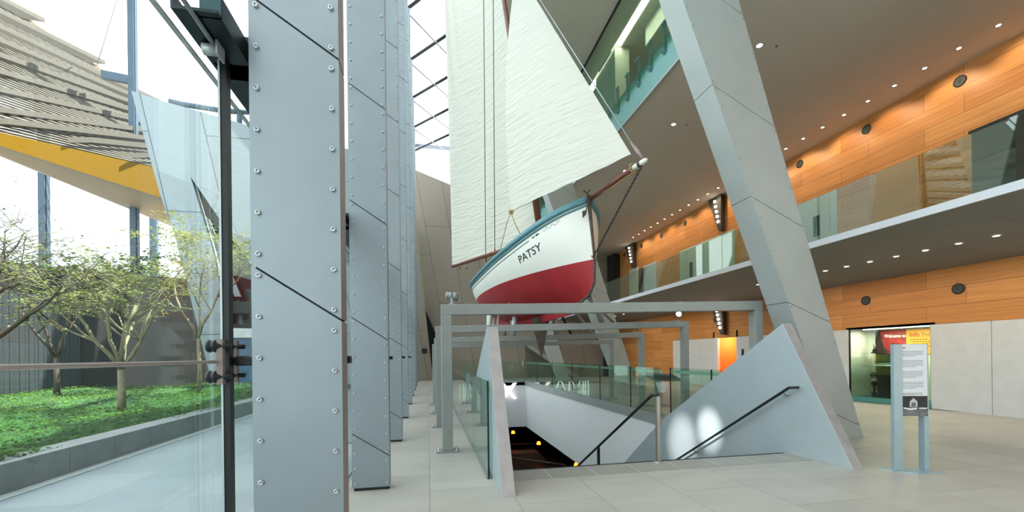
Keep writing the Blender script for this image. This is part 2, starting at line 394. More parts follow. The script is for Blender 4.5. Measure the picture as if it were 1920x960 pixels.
b = MB(); b.box((WX - .05, 19.75, 5.55), (WX - .02, 20.0, 6.3)); tag(b.build('door_plate', spk, origin=(WX, 19.9, 5.55)), 'dark slot plate on the wide grey-green balcony panel', 'plate')  # another slotted door plate
upper(23.35, 24.85, 7.12, pale_clad, 'narrow white panel on the balcony next to the dark doorway', 'panel', 'wall_cladding_board')
upper(24.9, 25.5, 7.05, mat('dark_doorway', '#3a2a26', .6), 'dark narrow doorway at the far end of the balcony', 'doorway', 'balcony_doorway')
upper(25.5, 26.8, 7.25, case_in, 'pale green end panel on the balcony beyond the dark doorway', 'panel', 'wall_cladding_board')
w = thing('dark_window', 'dark reflective window high in the timber wall behind the balcony glass', 'window', (WX, 6, 4.3))
b = MB(); b.box((WX - .03, 3.0, 4.25), (WX - .005, 8.25, 7.02)); b.build('window_glass', g_win, w)
b = MB(); b.box((WX - .06, 7.22, 4.25), (WX, 7.42, 7.02)); b.box((WX - .06, 3.0, 7.02), (WX, 8.3, 7.08)); b.build('window_frame', spk, w)
# back wall with leaning joints
b = MB(); YB = 29.4
b.prism([(-1.2, YB, 0), (WX + .2, YB, 0), (WX + .2, YB, 13), (2.4, YB, 13), (1.5, YB, 13.35), (-.75, YB, 14.15), (-1.2, YB, 14.3)], (0, .3, 0))
struct('wall_back', b, back_m)
b = MB(); p = [on_y(*q, 28.6) for q in ((764, 380), (782, 440), (812, 714), (764, 716))]
b.prism(p, (0, .25, 0)); struct('wall_back_leaning_panel', b, back_m)
b = MB(); b.prism([on_y(*q, 29.2) for q in ((794, 572), (817, 626), (819, 712), (810, 712))], (0, .15, 0)); struct('wall_back_gap_shade', b, dark_m)  # flat plate before the wall, the gap's shade put into its black colour
b = MB(); b.prism([on_y(*q, 28.55) for q in ((983, 646), (992, 646), (1088, 706), (1072, 706))], (0, .3, 0)); struct('wall_back_brace', b, silver2)
b = MB(); b.prism([on_y(*q, 29.2) for q in ((985, 650), (1068, 706), (990, 708))], (0, .15, 0)); struct('wall_back_recess_shade', b, mat('recess_shade_olive', '#6b6a5c', .7))  # plate before the wall, coloured dark for the shade in the recess
b = MB(); b.box((WX - .5, 28.2, 3.9), (WX - .02, 29.3, 8.7)); b.box((WX - .9, 28.6, 0), (WX - .35, 29.3, 2.5)); struct('wall_back_slot_shade', b, mat('slot_shade_dark', '#1e1c1c', .7))  # solid boxes, the shade of the end gaps put into their dark colour
c = on_y(796, 658, 28.58)
b = MB(); b.box((c.x - .17, 28.55, c.z - .15), (c.x + .17, 28.6, c.z + .15)); tag(b.build('wall_plaque', spk, origin=(c.x, 28.6, c.z)), 'small dark plaque on the leaning end wall beyond the silver fins', 'plaque')
# glazed roof over the atrium slot
b = MB(); b.box((-1.05, -6, 16.0), (2.4, 33.5, 16.03)); struct('window_1', b, g_roof)
rf = thing('roof_bracing', 'dark steel cross bracing under the glazed roof between fins and sail', 'bracing', (.6, 14, 15.9))
b = MB(); b.box((-.98, -6, 15.75), (-.78, 33.5, 15.98)); b.build('edge_beam', steel_grey, rf)
b = MB(); b.box((2.2, -6, 15.6), (2.38, 33.5, 15.98)); b.build('edge_beam', steel_grey, rf)
ys = [-1.0, 2.06, 5.12, 8.18, 11.24, 14.3, 17.4, 20.45, 23.5, 26.55, 29.6, 32.6]
Y0R = 21.1
for k in range(-7, 4):
    y = Y0R + 3.06 * k
    b = MB(); b.tube((-.74, y, 15.86), (2.25, y - 3.45, 15.86), .07, n=6); b.build('brace', steel_black, rf)
    b = MB(); b.tube((-.74, y - 3.2, 15.7), (2.25, y + .55, 15.7), .03, n=6); b.build('tie_rod', steel_grey, rf)
b = MB(); b.box((-1.0, 30.6, 16.3), (2.4, 30.8, 16.5)); b.build('cross_beam', pole_m, rf)

# ------------------------------------------------------------------ facade fins
FY = [2.41, 5.343, 8.28, 11.366, 14.6, 17.7, 20.75, 23.8, 26.85]
FTOP = 15.7
def fin(i):
    Y = FY[i]; XR = -.4330 - .0075 * Y if i else -.452; XL = XR - (.432 if i else .437); T = .15
    lab = 'tall silver bolted facade fin, %s of the row counted from the black glazing post' % ORD[i]
    t = thing('facade_fin', lab, 'fin', ((XL + XR) / 2, Y, 0), 'silver fins along the glass facade')
    zs = [.03] + [.69 + 1.392 * k for k in range(11)] + [FTOP]
    dz = .285
    off = [0, 0, .02, 0, .55, .2, -.3, .4, -.1][i]
    seg = 10 if i < 2 else (8 if i < 4 else 6)
    for k in range(len(zs) - 1):
        zl0 = zs[k] + (off if k else 0); zl1 = zs[k + 1] + (off if k < len(zs) - 2 else 0)
        zr0 = zl0 - (dz if k else 0); zr1 = zl1 - (dz if k < len(zs) - 2 else 0)
        g = .006
        b = MB()
        b.prism([(XL, Y, zl0 + g), (XR, Y, zr0 + g), (XR, Y, zr1 - g), (XL, Y, zl1 - g)], (0, T, 0), 0, side=[0, 1, 0, 0])
        for x, za, zb in ((XL + .036, zl0, zl1), (XR - .036, zr0, zr1)):
            n = max(2, round((zb - za - .1) / .215) + 1)
            for q in range(n):
                z = za + .055 + (zb - za - .11) * q / (n - 1)
                b.lathe([(.0135, .0), (.0135, .011), (.0065, .011), (.006, .004), (0, .004)], (x, Y, z), (0, -1, 0), seg, 2)
        o = b.build('cladding_panel', [silver, bronze, boltm], t)
    b = MB(); b.box((XL + .02, Y + .01, 0), (XR - .01, Y + T - .01, FTOP)); b.build('core', seam_dark, t)
for i in range(len(FY)): fin(i)

# facade glazing, a pane per bay below and above the dark transom
GX = -1.14
edges = [-6, -2.9] + [.0] + [y - .12 for y in FY] + [30.6]
edges = [-6, -3.2, -.52] + [y + .145 for y in FY] + [30.4]
k = 2
for y0, y1 in zip(edges[:-1], edges[1:]):
    for z0, z1 in ((0.02, 3.2), (3.25, 15.7)):
        b = MB(); b.box((GX - .006, y0 + .008, z0), (GX + .006, y1 - .008, z1)); struct('window_%d' % k, b, g_clear); k += 1
# black glazing posts with their clamps and arms
for i in range(4):
    Y = FY[i] + .145; XR = -.45
    t = thing('glazing_post', 'slim black steel glazing post with disc clamps, %s' % ('standing beside the large silver fin' if i == 0 else 'behind the %s silver fin' % ORD[i]), 'post', (-1.06, Y, 0))
    b = MB(); b.box((-1.075, Y - .02, 0), (-1.045, Y + .03, 3.2)); b.build('post', steel_black, t)
    b = MB(); b.box((-1.085, Y - .026, 0), (-1.075, Y - .016, 3.2)); b.build('edge_strip', steel_pale, t)
    for z in (1.585,) if i else (1.585, 2.43):
        b = MB()
        if z < 2: b.obox((-.77, Y + .055, z), (.33, 0, 0), (0, .035, 0), (0, 0, .02)); b.tube((-1.04, Y + .05, z), (-.86, Y + .05, z + .005), .028, .03, 10)
        else: b.box((-.9, FY[i] + .15, z - .05), (-.51, FY[i] + .3, z + .04))
        b.build('arm', steel_black, t)
    b = MB(); b.box((-1.12, FY[i] + .16, 3.2), (-.54, FY[i] + .3, 3.36)); b.build('arm', steel_black, t)
    for dy in (-.085, .085):
        yy = Y + dy
        b = MB(); b.box((-1.075, yy - .014, 1.465), (-1.045, yy + .014, 1.70)); cp_ = b.build('clamp_plate', bronze, t)
        for z in (1.505, 1.665):
            b = MB(); b.lathe([(.0, -.05), (.03, -.05), (.034, -.042), (.034, -.036), (.03, -.03), (.03, -.02), (.034, -.014), (.034, -.008), (.02, 0), (.013, .03), (.013, .06), (0, .06)], (-1.07, yy - .0, z), (1, 0, 0), 16)
            b.build('clamp_disc', steel_black, cp_)
t = thing('facade_tie_rail', 'thin brushed metal rail running level along the glass facade', 'rail', (-1.085, 10, 1.58))
b = MB(); b.tube((-1.085, -3, 1.583), (-1.085, 2.46, 1.583), .009, n=10); b.build('rod', mat('rail_pale', '#cbbdb6', .35, .15, .02), t)
b = MB(); b.tube((-1.085, 2.7, 1.583), (-1.085, 29, 1.583), .0085, n=10); b.build('rod', stain, t)
# dark transom channel above, with rod and glazing strip
t = thing('transom_channel', 'black steel channel jutting along the glass above the glazing post', 'beam', (-1.07, 3, 3.3))
b = MB(); b.box((-1.134, 2.2, 3.2), (-.94, 28.3, 3.215)); b.box((-1.03, 2.24, 3.215), (-.94, 28.3, 3.31)); b.box((-1.134, 2.2, 3.215), (-1.12, 28.3, 3.27))
b.build('channel', mat('channel_black', '#15262a', .35, .5, .1), t)
b = MB(); b.box((-1.03, 2.23, 3.2), (-.94, 2.24, 3.31)); b.build('end_plate', mat('plate_teal', '#2c4a50', .4, .4), t)
b = MB(); b.tube((-1.065, -3, 3.29), (-1.045, 2.42, 3.185), .011, n=10); b.lathe([(0, -.03), (.028, -.03), (.028, .03), (0, .03)], (-1.07, 2.42, 3.17), (1, 0, 0), 16); b.box((-1.03, 2.38, 3.13), (-1.02, 2.46, 3.2)); b.build('rod', steel_pale, t)
b = MB(); xs_ = -1.6 / (on_x(287, 0, -1).z - 1.6); b.box((xs_ - .012, -6, 3.19), (xs_ + .012, 29, 3.2)); tag(b.build('glazing_strip', mat('strip_pinkish', '#c9c4c4', .5), origin=(GX, 10, 3.2)), 'thin pale strip running along the glass above the tie rail', 'strip')

# ------------------------------------------------------------------ leaning tapered columns
def lean_col(dy, lab, full=True):
    Y = 6.53 + dy
    base = [(7.30, Y), (7.92, Y), (7.92, Y + .5), (7.30, Y + .5)]
    ZT = 8.0
    tl, tr = 4.302 - .16, 5.384 - .08     # front corners at z about 8
    def at(z):
        a = z / ZT; xl = 7.30 + (tl - 7.30) * a; xr = 7.92 + (tr - 7.92) * a
        return xl, xr
    t = thing('leaning_column', lab, 'column', (7.6, Y + .25, 0), 'tapered silver leaning columns')
    # joints: z at the near left corner
    js = [(.0, 0, 0), (2.50, -.34, 0), (4.62, -.42, 0), (6.40, -.6, 0), (8.6, -.7, 0), (12.5, -.7, 0)]
    js = [(0., 0.), (.55, -.33), (2.49, -.36), (4.34, -.5), (6.22, -.62), (8.2, -.7), (10.2, -.75), (12.6, 0)]
    for k in range(len(js) - 1):
        (z0, d0), (z1, d1) = js[k], js[k + 1]
        g = .006
        def P(z, side, back): xl, xr = at(z); return V((xr if side else xl, Y + (.5 if back else 0), z))
        b = MB()
        a0, a1 = z0 + (g if k else 0), z1 - g
        pts = [P(a0, 0, 0), P(max(0, a0 + d0), 1, 0), P(max(0, a0 + d0), 1, 1), P(a0, 0, 1), P(a1, 0, 0), P(a1 + d1, 1, 0), P(a1 + d1, 1, 1), P(a1, 0, 1)]
        b.add(pts, [(0, 1, 5, 4)], 0); b.add(pts, [(3, 0, 4, 7), (1, 2, 6, 5), (2, 3, 7, 6)], 0); b.add(pts, [(0, 3, 2, 1), (4, 5, 6, 7)], 0)
        if full:
            for sd in (0, 1):
                za, zb = (a0, a1) if sd == 0 else (a0 + d0, a1 + d1)
                n = max(2, int((zb - za) / .26))
                for q in range(n):
                    z = za + .06 + (zb - za - .12) * q / (n - 1)
                    if z < .03: continue
                    p = P(z, sd, 0); p.x += -.035 if sd else .035
                    b.lathe([(.016, 0), (.016, .012), (.008, .014), (0, .014)], p, (0, -1, 0), 7, 1)
        b.build('cladding_panel', [silver2, boltm], t)
    b = MB()
    pts = [V((7.32, Y + .015, 0)), V((7.90, Y + .015, 0)), V((7.90, Y + .485, 0)), V((7.32, Y + .485, 0))]
    xl, xr = at(12.5); top = [V((xl + .02, Y + .015, 12.5)), V((xr - .02, Y + .015, 12.5)), V((xr - .02, Y + .485, 12.5)), V((xl + .02, Y + .485, 12.5))]
    b.add(pts + top, [(0, 1, 5, 4), (1, 2, 6, 5), (2, 3, 7, 6), (3, 0, 4, 7)]); b.build('core', seam_dark, t)
lean_col(0, 'big tapered silver column leaning over the triangular stair wall')
lean_col(8.55, 'tapered silver leaning column rising behind the boat bow', True)
lean_col(16.6, 'tapered leaning column near the far end wall behind the stair glass', False)

# ------------------------------------------------------------------ stair well
b = MB(); b.prism([(OX1 + .02, 9.7, -.17), (OX1 + .02, OY1, -.17), (OX1 + .02, OY1, -2.62), (OX1 + .02, 9.7, -2.62)], (.2, 0, 0)); struct('wall_stair_white', b, white_m)
b = MB(); b.box((OX0 - .2, OY1, -2.62), (OX1 + .2, OY1 + .2, -.17)); b.box((OX0 - .2, OY0 + .4, -4.4), (OX0 - .01, OY1, -.17)); struct('wall_stair_back', b, white_m)
b = MB(); b.box((OX1 - .03, 9.62, -.17), (OX1 + .12, OY1, .1)); b.box((OX0 - .1, OY1, -.17), (OX1 + .12, OY1 + .15, .08)); struct('trim_4', b, steel_grey)
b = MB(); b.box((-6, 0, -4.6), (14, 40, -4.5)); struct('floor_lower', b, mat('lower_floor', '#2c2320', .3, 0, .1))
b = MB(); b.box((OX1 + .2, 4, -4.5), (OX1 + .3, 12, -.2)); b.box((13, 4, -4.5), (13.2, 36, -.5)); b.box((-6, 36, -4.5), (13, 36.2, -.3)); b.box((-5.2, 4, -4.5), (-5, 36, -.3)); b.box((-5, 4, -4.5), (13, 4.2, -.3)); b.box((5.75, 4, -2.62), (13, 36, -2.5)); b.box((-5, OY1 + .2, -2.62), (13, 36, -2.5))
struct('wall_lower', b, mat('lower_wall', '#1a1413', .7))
for (x, y, lab) in ((962, 808, 'small orange lamp glowing in the dark lower hall under the letters'), (1010, 828, 'dim orange lamp midway along the dark lower hall'), (1081, 868, 'orange glow lamp at the foot of the dark opening beside the stair rail')):
    p = on_y(x, y, 27 if x < 1000 else (24 if x < 1050 else 19)); b = MB(); b.lathe([(0, 0), (.09, 0), (.13, .16), (0, .18)], p, (0, 0, -1), 12)
    t = b.build('lower_hall_lamp', ember, origin=p); tag(t, lab, 'lamp')
b = MB(); b.tube(on_y(955, 833, 26), on_y(1030, 831, 26), .05, n=6); b.tube(on_y(960, 858, 23), on_y(1062, 872, 20), .04, n=6); b.prism([on_y(*q, 24) for q in ((962, 852), (1010, 848), (1030, 868), (962, 872))], (0, 1, 0)); tag(b.build('lower_counter', mat('counter_brown', '#5a4535', .5), origin=on_y(990, 860, 24)), 'dim brown counter in the dark lower hall below the stair', 'counter')
# steps
st = MB()
nst, run, rise = 22, .33, .19
for k in range(nst): st.box((OX0 + .02, OY0 + .02 + run * k, -rise * (k + 1) - .2), (OX1 - .05, OY0 + .02 + run * (k + 1) + .03, -rise * (k + 1)))
o = st.build('stair_flight', mat('stair_stone', '#8f8d88', .6), origin=(3, OY0, 0)); tag(o, 'stone stair flight descending behind the floor edge below the boat', 'stairs')
b = MB(); b.box((OX0 + .12, OY0 - .02, -.03), (OX1 - .1, OY0 + .03, .004)); struct('trim_5', b, seam_dark)
# border strip of darker paving along the top step
b = MB(); b.box((.98, 5.32, 0), (5.56, 5.78, .004)); struct('floor_border', b, brick_mat('border_stone', '#a3a29d', '#98978f', '#cfcdc6', .62, .6, .006, (0, 1), .5, offset=0, gvar=.06, org=(.3, .1)))
# flank walls: thick triangular blades either side
XR0, XR1 = 5.6, 5.78
prof = [(4.755, 0), (5.90, 2.06), (9.58, -.04), (11.7, -1.62), (13.4, -2.62), (5.83, -2.62), (5.83, -.17), (5.52, 0)]
b = MB(); b.prism([(XR0 + (.0 if y > 5.4 else .0), y, z) for y, z in prof], (.17, -.0, 0), 0, side=[1, 0, 0, 0, 0, 0, 0, 0])
flank_m = mat('flank_wall_satin', '#b3bfc4', .42, .3, .02, 2); flank_e = mat('flank_wall_edge', '#aaa3a2', .5, .1)
struct('wall_stair_right', b, [flank_m, flank_e], bevel=.004)
b = MB(); b.prism([(.8, y, z) for y, z in [(4.735, 0), (5.87, 2.0), (9.6, 0.05), (9.6, -.17), (5.5, -.17), (5.5, 0)]], (.155, 0, 0), 0, side=[1, 0, 0, 0, 0, 0]); struct('wall_stair_left', b, [flank_m, flank_e], bevel=.004)
# handrails
t = thing('stair_handrail', 'black stair handrail in mid stair with a slim steel post at the top', 'handrail', (3.3, 5.8, 0))
b = MB(); p = [V((3.3, 5.74, .985)), V((3.3, 5.9, .975)), V((3.3, 12.0, .975 - 6.1 * .575))]; b.path(p, .024, 10); b.build('rail', steel_black, t)
b = MB(); b.box((3.275, 5.72, 0), (3.325, 5.77, .97)); b.lathe([(.07, 0), (.07, .012), (0, .012)], (3.3, 5.745, 0), (0, 0, 1), 16); b.build('post', stain, t)
for y in (8.0, 10.2):
    b = MB(); z = .975 - (y - 5.9) * .575; b.box((3.28, y - .03, z - 1.1), (3.32, y + .03, z - .01)); b.build('baluster', steel_black, t)
t = thing('wall_handrail', 'slim dark handrail bracketed to the sloping triangular stair wall', 'handrail', (5.5, 7, 0))
b = MB(); b.path([(5.52, 5.53, 1.06), (5.5, 5.68, 1.045), (5.5, 11.5, 1.045 - 5.82 * .6)], .022, 10); b.build('rail', steel_black, t)
for y in (5.75, 8.1):
    z = 1.045 - (y - 5.68) * .6; b = MB(); b.path([(5.5, y, z), (5.5, y + .02, z - .08), (5.6, y + .05, z - .1)], .009, 6); b.build('bracket', stain, t)
# glass balustrades with a pale top band
t = thing('stair_balustrade', 'clear green glass balustrade beside the row of portal frame posts', 'balustrade', (.75, 10, 0))
for y0, y1 in ((5.48, 7.3), (7.3, 10.0), (10.0, 13), (13, 16.2), (16.2, 20.4), (20.4, 24.6)):
    b = MB(); b.box((.742, y0 + .012, .02), (.758, y1 - .012, 1.27)); b.build('glass_panel', g_bal, t)
b = MB(); b.box((.765, 5.7, 1.11), (.79, 24.6, 1.2)); b.build('top_band', g_band, t)
b = MB(); b.box((.72, 5.48, 0), (.78, 24.6, .03)); b.build('base_channel', steel_grey, t)
b = MB(); b.box((.74, 5.475, .0), (.762, 5.487, 1.27)); b.build('edge_seal', seam_dark, t)
t = thing('stair_balustrade', 'glass balustrade along the far kerb of the stair opening by the reading lectern', 'balustrade', (5.5, 16, .1))
for y0, y1 in ((6.6, 8.0), (8.0, 9.55), (9.6, 11.2), (11.2, 13.4), (13.4, 16.2), (16.2, 19), (19, 21.8), (21.8, 24.6)):
    gx_ = 5.83 if y1 < 9.58 else 5.6; b = MB(); b.box((gx_, y0 + .012, .1), (gx_ + .016, y1 - .012, 1.25)); b.build('glass_panel', g_bal, t)
    b = MB(); b.box((gx_ - .002, y1 - .012, .1), (gx_ + .018, y1 + .012, 1.25)); b.build('joint_seal', seam_dark, t)
b = MB(); b.box((5.85, 6.6, 1.12), (5.875, 9.6, 1.19)); b.box((5.62, 9.6, 1.12), (5.645, 24.6, 1.19)); b.build('top_band', g_band, t)
t = thing('stair_balustrade', 'short glass balustrade closing the far end of the stair opening behind the letters', 'balustrade', (3.2, 24.7, .1))
for x0, x1 in ((.8, 2.4), (2.4, 4), (4, 5.6)):
    b = MB(); b.box((x0 + .012, 24.72, .08), (x1 - .012, 24.735, 1.25)); b.build('glass_panel', g_bal, t)

# neon letters on the far end of the stair well
def letter(ch, polys, x, w, lab):
    t = thing('sign_letter', lab, 'sign', (x, 24.38, -.5), 'illuminated sign letters')
    b = MB()
    for pl in polys: b.path([(x + (u - .5) * w, 24.42, -.48 + (v - .5) * .92) for u, v in pl], .026, 6)
    b.build('tube', neon, t)
    b = MB(); b.box((x - w * .3, 24.44, -.55), (x + w * .3, 24.6, -.45)); b.build('mount', steel_black, t)
letter('I', [[(.2, 0), (.2, 1), (.8, 1), (.8, 0), (.2, 0)]], 1.83, .3, 'white neon letter I of the sign seen through the stair glass')
letter('M', [[(0, 0), (.05, 1), (.25, 1), (.5, .3), (.75, 1), (.95, 1), (1, 0)], [(.15, 0), (.2, .75), (.45, 0), (.55, 0), (.8, .75), (.85, 0)]], 2.5, .95, 'white neon letter M of the sign seen through the stair glass')
letter('A', [[(0, 0), (.4, 1), (.6, 1), (1, 0)], [(.2, .0), (.5, .75), (.8, 0)]], 3.5, .9, 'white neon letter A of the sign behind the slim stair blade')
t = thing('sign_letter', 'solid white glowing letter X beside the slim stair blade', 'sign', (4.55, 24.38, -.5), 'illuminated sign letters')
b = MB()
for (a, c) in (((4.1, -.95), (4.85, -.02)), ((4.85, -.95), (4.1, -.02))):
    b.prism([(a[0] - .0, 24.36, a[1]), (a[0] + .21, 24.36, a[1]), (c[0] + .21, 24.36, c[1]), (c[0], 24.36, c[1])], (0, .12, 0))
b.build('tube', emat('letter_x_face', '#ffffff', 1.1), t)
b = MB(); b.box((4.5, 24.48, -.55), (4.65, 24.6, -.45)); b.build('mount', steel_black, t)

# ------------------------------------------------------------------ portal frames over the stair
FR = [(7.207, .30, 2.45, 6.24, 2.59, .175), (9.744, .24, 2.268, 6.36, 2.413, .155), (12.007, .235, 2.096, 6.385, 2.254, .15), (14.262, .20, 1.995, 6.40, 2.111, .145)]
FR_L = ['tallest grey steel portal frame, the one with a floodlight at its corner, over the stair', 'second grey steel portal frame under the boat bow with a lit lamp on it', 'third grey steel portal frame below the boat keel', 'lowest grey steel portal frame under the stern, last of the four']
for (Y, xl, zl, xr, zr, w), lab in zip(FR, FR_L):
    t = thing('portal_frame', lab, 'frame', ((xl + xr) / 2, Y, 0), 'portal frames carrying the boat')
    h = w / 2
    for x, z in ((xl, zl), (xr, zr)):
        b = MB(); b.box((x - h, Y - h, .03), (x + h, Y + h, z - w * .98)); b.build('post', steel_grey, t, bevel=.008)
        b = MB(); b.box((x - .185, Y - .13, 0), (x + .185, Y + .13, .03)); bp_ = b.build('base_plate', steel_grey, t)
        for i in (-1, 1):
            for j in (-1, 1):
                b = MB(); b.lathe([(.02, 0), (.02, .025), (.009, .028), (.009, .05), (0, .05)], (x + i * .145, Y + j * .09, .03), (0, 0, 1), 6); b.build('anchor_bolt', stain, bp_)
    b = MB(); b.prism([(xl - h, Y - h, zl - w), (xr + h, Y - h, zr - w), (xr + h, Y - h, zr), (xl - h, Y - h, zl)], (0, w, 0)); b.build('beam', steel_grey, t, bevel=.008)
def floodlight(p, d, lit, lab):
    p = V(p); d = V(d).normalized(); t = thing('floodlight', lab, 'lamp', p, 'small floodlights on the portal frames')
    off = V((0, .16 if lit and d.x > .5 else 0, 0))
    b = MB(); b.lathe([(0, 0), (.06, 0), (.06, .02), (.02, .03), (.02, .12), (0, .12)], p, (0, 0, 1), 12); b.build('stem', steel_grey, t)
    c = p + V((0, 0, .17)) + off; b = MB(); b.tube(p + V((0, 0, .12)), c - V((0, 0, .04)), .015, n=6); b.lathe([(0, -.1), (.05, -.1), (.062, -.07), (.062, -.03), (.068, -.03), (.068, .0), (.06, .0), (.06, .02), (.075, .03), (.075, .11), (.066, .11), (.06, .06)], c, d, 16); hd_ = b.build('head', mat('floodlight_alu', '#8d9190', .4, .5) if 'floodlight_alu' not in MATS else MATS['floodlight_alu'], t)
    b = MB(); b.lathe([(.062, .085), (0, .09)], c, d, 16); b.build('lens', lamp_hot if lit else steel_pale, hd_)
    return c
f1 = floodlight((.40, 7.207, 2.452), (1, .1, -.12), True, 'grey floodlight standing on the corner of the tallest portal frame')
floodlight((6.19, 9.744, 2.405), (-.4, -1, .1), True, 'lit lamp on the beam end of the second portal frame under the balcony')
floodlight((6.15, 12.007, 2.245), (1, .3, 0), False, 'dark little lamp on the beam end of the third portal frame')
floodlight((6.62, 11.9, 2.28), (1, .3, 0), False, 'dark little lamp just outside the third portal frame post') if False else None

# ------------------------------------------------------------------ the boat
def interp(tab, s):
    xs = [a for a, _ in tab]; ys = [c for _, c in tab]; n = len(xs)
    if s <= xs[0]: return ys[0]
    if s >= xs[-1]: return ys[-1]
    i = max(k for k in range(n - 1) if xs[k] <= s)
    def m(k):
        if k == 0: return (ys[1] - ys[0]) / (xs[1] - xs[0])
        if k == n - 1: return (ys[-1] - ys[-2]) / (xs[-1] - xs[-2])
        return (ys[k + 1] - ys[k - 1]) / (xs[k + 1] - xs[k - 1])
    h = xs[i + 1] - xs[i]; t = (s - xs[i]) / h
    return (2 * t**3 - 3 * t * t + 1) * ys[i] + (t**3 - 2 * t * t + t) * h * m(i) + (-2 * t**3 + 3 * t * t) * ys[i + 1] + (t**3 - t * t) * h * m(i + 1)
BT = [(0, .62), (.15, .92), (.3, 1.12), (.45, 1.22), (.6, 1.22), (.75, 1.06), (.87, .76), (.95, .40), (1, .035)]
ST = [(0, 1.50), (.25, 1.40), (.5, 1.45), (.75, 1.68), (1, 2.12)]
KT = [(0, .62), (.1, .30), (.25, .06), (.45, 0), (.65, .02), (.8, .07), (.9, .14), (.95, .24), (.985, .46), (1, .90)]
BP = (3.5377, 8.4753, 2.6801, .2055, .0248, .0893); BL = 6.4; WLZ = .93
def bw(x, y, z):
    """boat coordinates (x forward of the bow, y to port, z up) to the hall"""
    bx, by, bz, hd, pt, he = BP
    c, s = math.cos(he), math.sin(he); y, z = y * c - z * s, y * s + z * c
    c, s = math.cos(pt), math.sin(pt); x, z = x * c - z * s, x * s + z * c
    return V((bx + x * math.sin(hd) + y * math.cos(hd), by - x * math.cos(hd) + y * math.sin(hd), bz + z))
def sec(s, t):
    b_, zs, zk = interp(BT, s), interp(ST, s), interp(KT, s)
    v = min(1, .30 + .6 * max(0, (s - .6) / .4))
    y = b_ * (math.sin(t * math.pi / 2) ** 1.05); z = zk + (zs - zk) * (v * t + (1 - v) * (1 - math.cos(t * math.pi / 2)))
    return y, z
def t_at(s, zw):
    lo, hi = 0., 1.
    for _ in range(40):
        m = (lo + hi) / 2
        if sec(s, m)[1] < zw: lo = m
        else: hi = m
    return (lo + hi) / 2
def hullp(s, t, side, out=0):
    y, z = sec(s, t); return bw((s - 1) * BL, side * (y + out), z)
boat = thing('sailing_boat', 'white and red wooden sailing boat with cream sails perched above the portal frames', 'boat', bw(-3, 0, 0))
SS = [i / 44 for i in range(40)] + [.91, .93, .95, .965, .98, .99, 1.0]
SS = sorted(set(SS))
def hull_part(t0f, t1f, n):
    b = MB()
    for side in (-1, 1):
        base = len(b.v)
        for s in SS:
            a, c = t0f(s), t1f(s)
            for j in range(n + 1): b.v.append(hullp(s, a + (c - a) * j / n, side))
        for i in range(len(SS) - 1):
            for j in range(n):
                q = base + i * (n + 1) + j; f = [q, q + 1, q + n + 2, q + n + 1]
                b.f.append(f if side > 0 else f[::-1]); b.m.append(0); b.sm.append(True)
    # transom
    pts = [hullp(0, t0f(0) + (t1f(0) - t0f(0)) * j / n, -1) for j in range(n + 1)] + [hullp(0, t1f(0) + (t0f(0) - t1f(0)) * j / n, 1) for j in range(n + 1)]
    b.poly(pts); return b
hull = hull_part(lambda s: t_at(s, WLZ), lambda s: 1., 12).build('topsides', hull_white, boat)
hull_part(lambda s: 0., lambda s: t_at(s, WLZ), 12).build('bottom', hull_red, boat)
for side, nm in ((-1, 'rubbing_rail'), (1, 'rubbing_rail')):
    b = MB(); b.path([hullp(s, 1, side, .02) + V((0, 0, .03)) for s in SS], .05, 10); b.path([hullp(s, .985, side, .012) - V((0, 0, .035)) for s in SS], .02, 6); b.build(nm, teal, boat)
b = MB(); b.path([hullp(s, 1, -1, -.05) + V((0, 0, .09)) for s in SS if s > .35] , [.05 + .05 * max(0, s - .5) for s in SS if s > .35], 8); b.path([hullp(s, 1, 1, -.05) + V((0, 0, .09)) for s in SS if s > .35], [.05 + .05 * max(0, s - .5) for s in SS if s > .35], 8); b.build('toe_rail', teal, boat)
b = MB(); base = []
for s in SS: base.append((hullp(s, .97, -1, -.02), hullp(s, .97, 1, -.02)))
for i in range(len(base) - 1): b.add([base[i][0], base[i][1], base[i + 1][1], base[i + 1][0]], [(0, 1, 2, 3)])
b.build('deck', deck_m, boat)
# black sheer line, arrow flourish and name
b = MB()
def zt(s, dz): return t_at(s, interp(ST, s) - dz)
SL = [.02 + .80 * i / 60 for i in range(61)]
b.path([hullp(s, zt(s, .16), -1, .004) for s in SL], .0075, 5)
for s0, r in ((.835, .014), (.852, .02)): b.path([hullp(s0, zt(s0, .15), -1, .004), hullp(s0 + .014, zt(s0 + .014, .15), -1, .004)], [r, .003], 6)
b.build('sheer_line', ink, boat)
b = MB(); q = [hullp(.88 + .055 * i / 24, zt(.88 + .055 * i / 24, .15 + .028 * math.sin(i * .8)), -1, .006) for i in range(25)]; b.path(q, .004, 4); b.build('scroll', ink_grey, boat)
def text_hull(mb, txt, s0, zc, size):
    def fn(u, v):
        s = s0 + u * size / BL; z = zc + v * size + (interp(ST, s) - interp(ST, s0)) * .9
        return hullp(s, t_at(s, z), -1, .006)
    text_mesh(txt, 1, fn, mb, 0, .006)
b = MB(); text_hull(b, 'PATSY', .752, 1.20, .245); b.build('name_lettering', ink, boat)
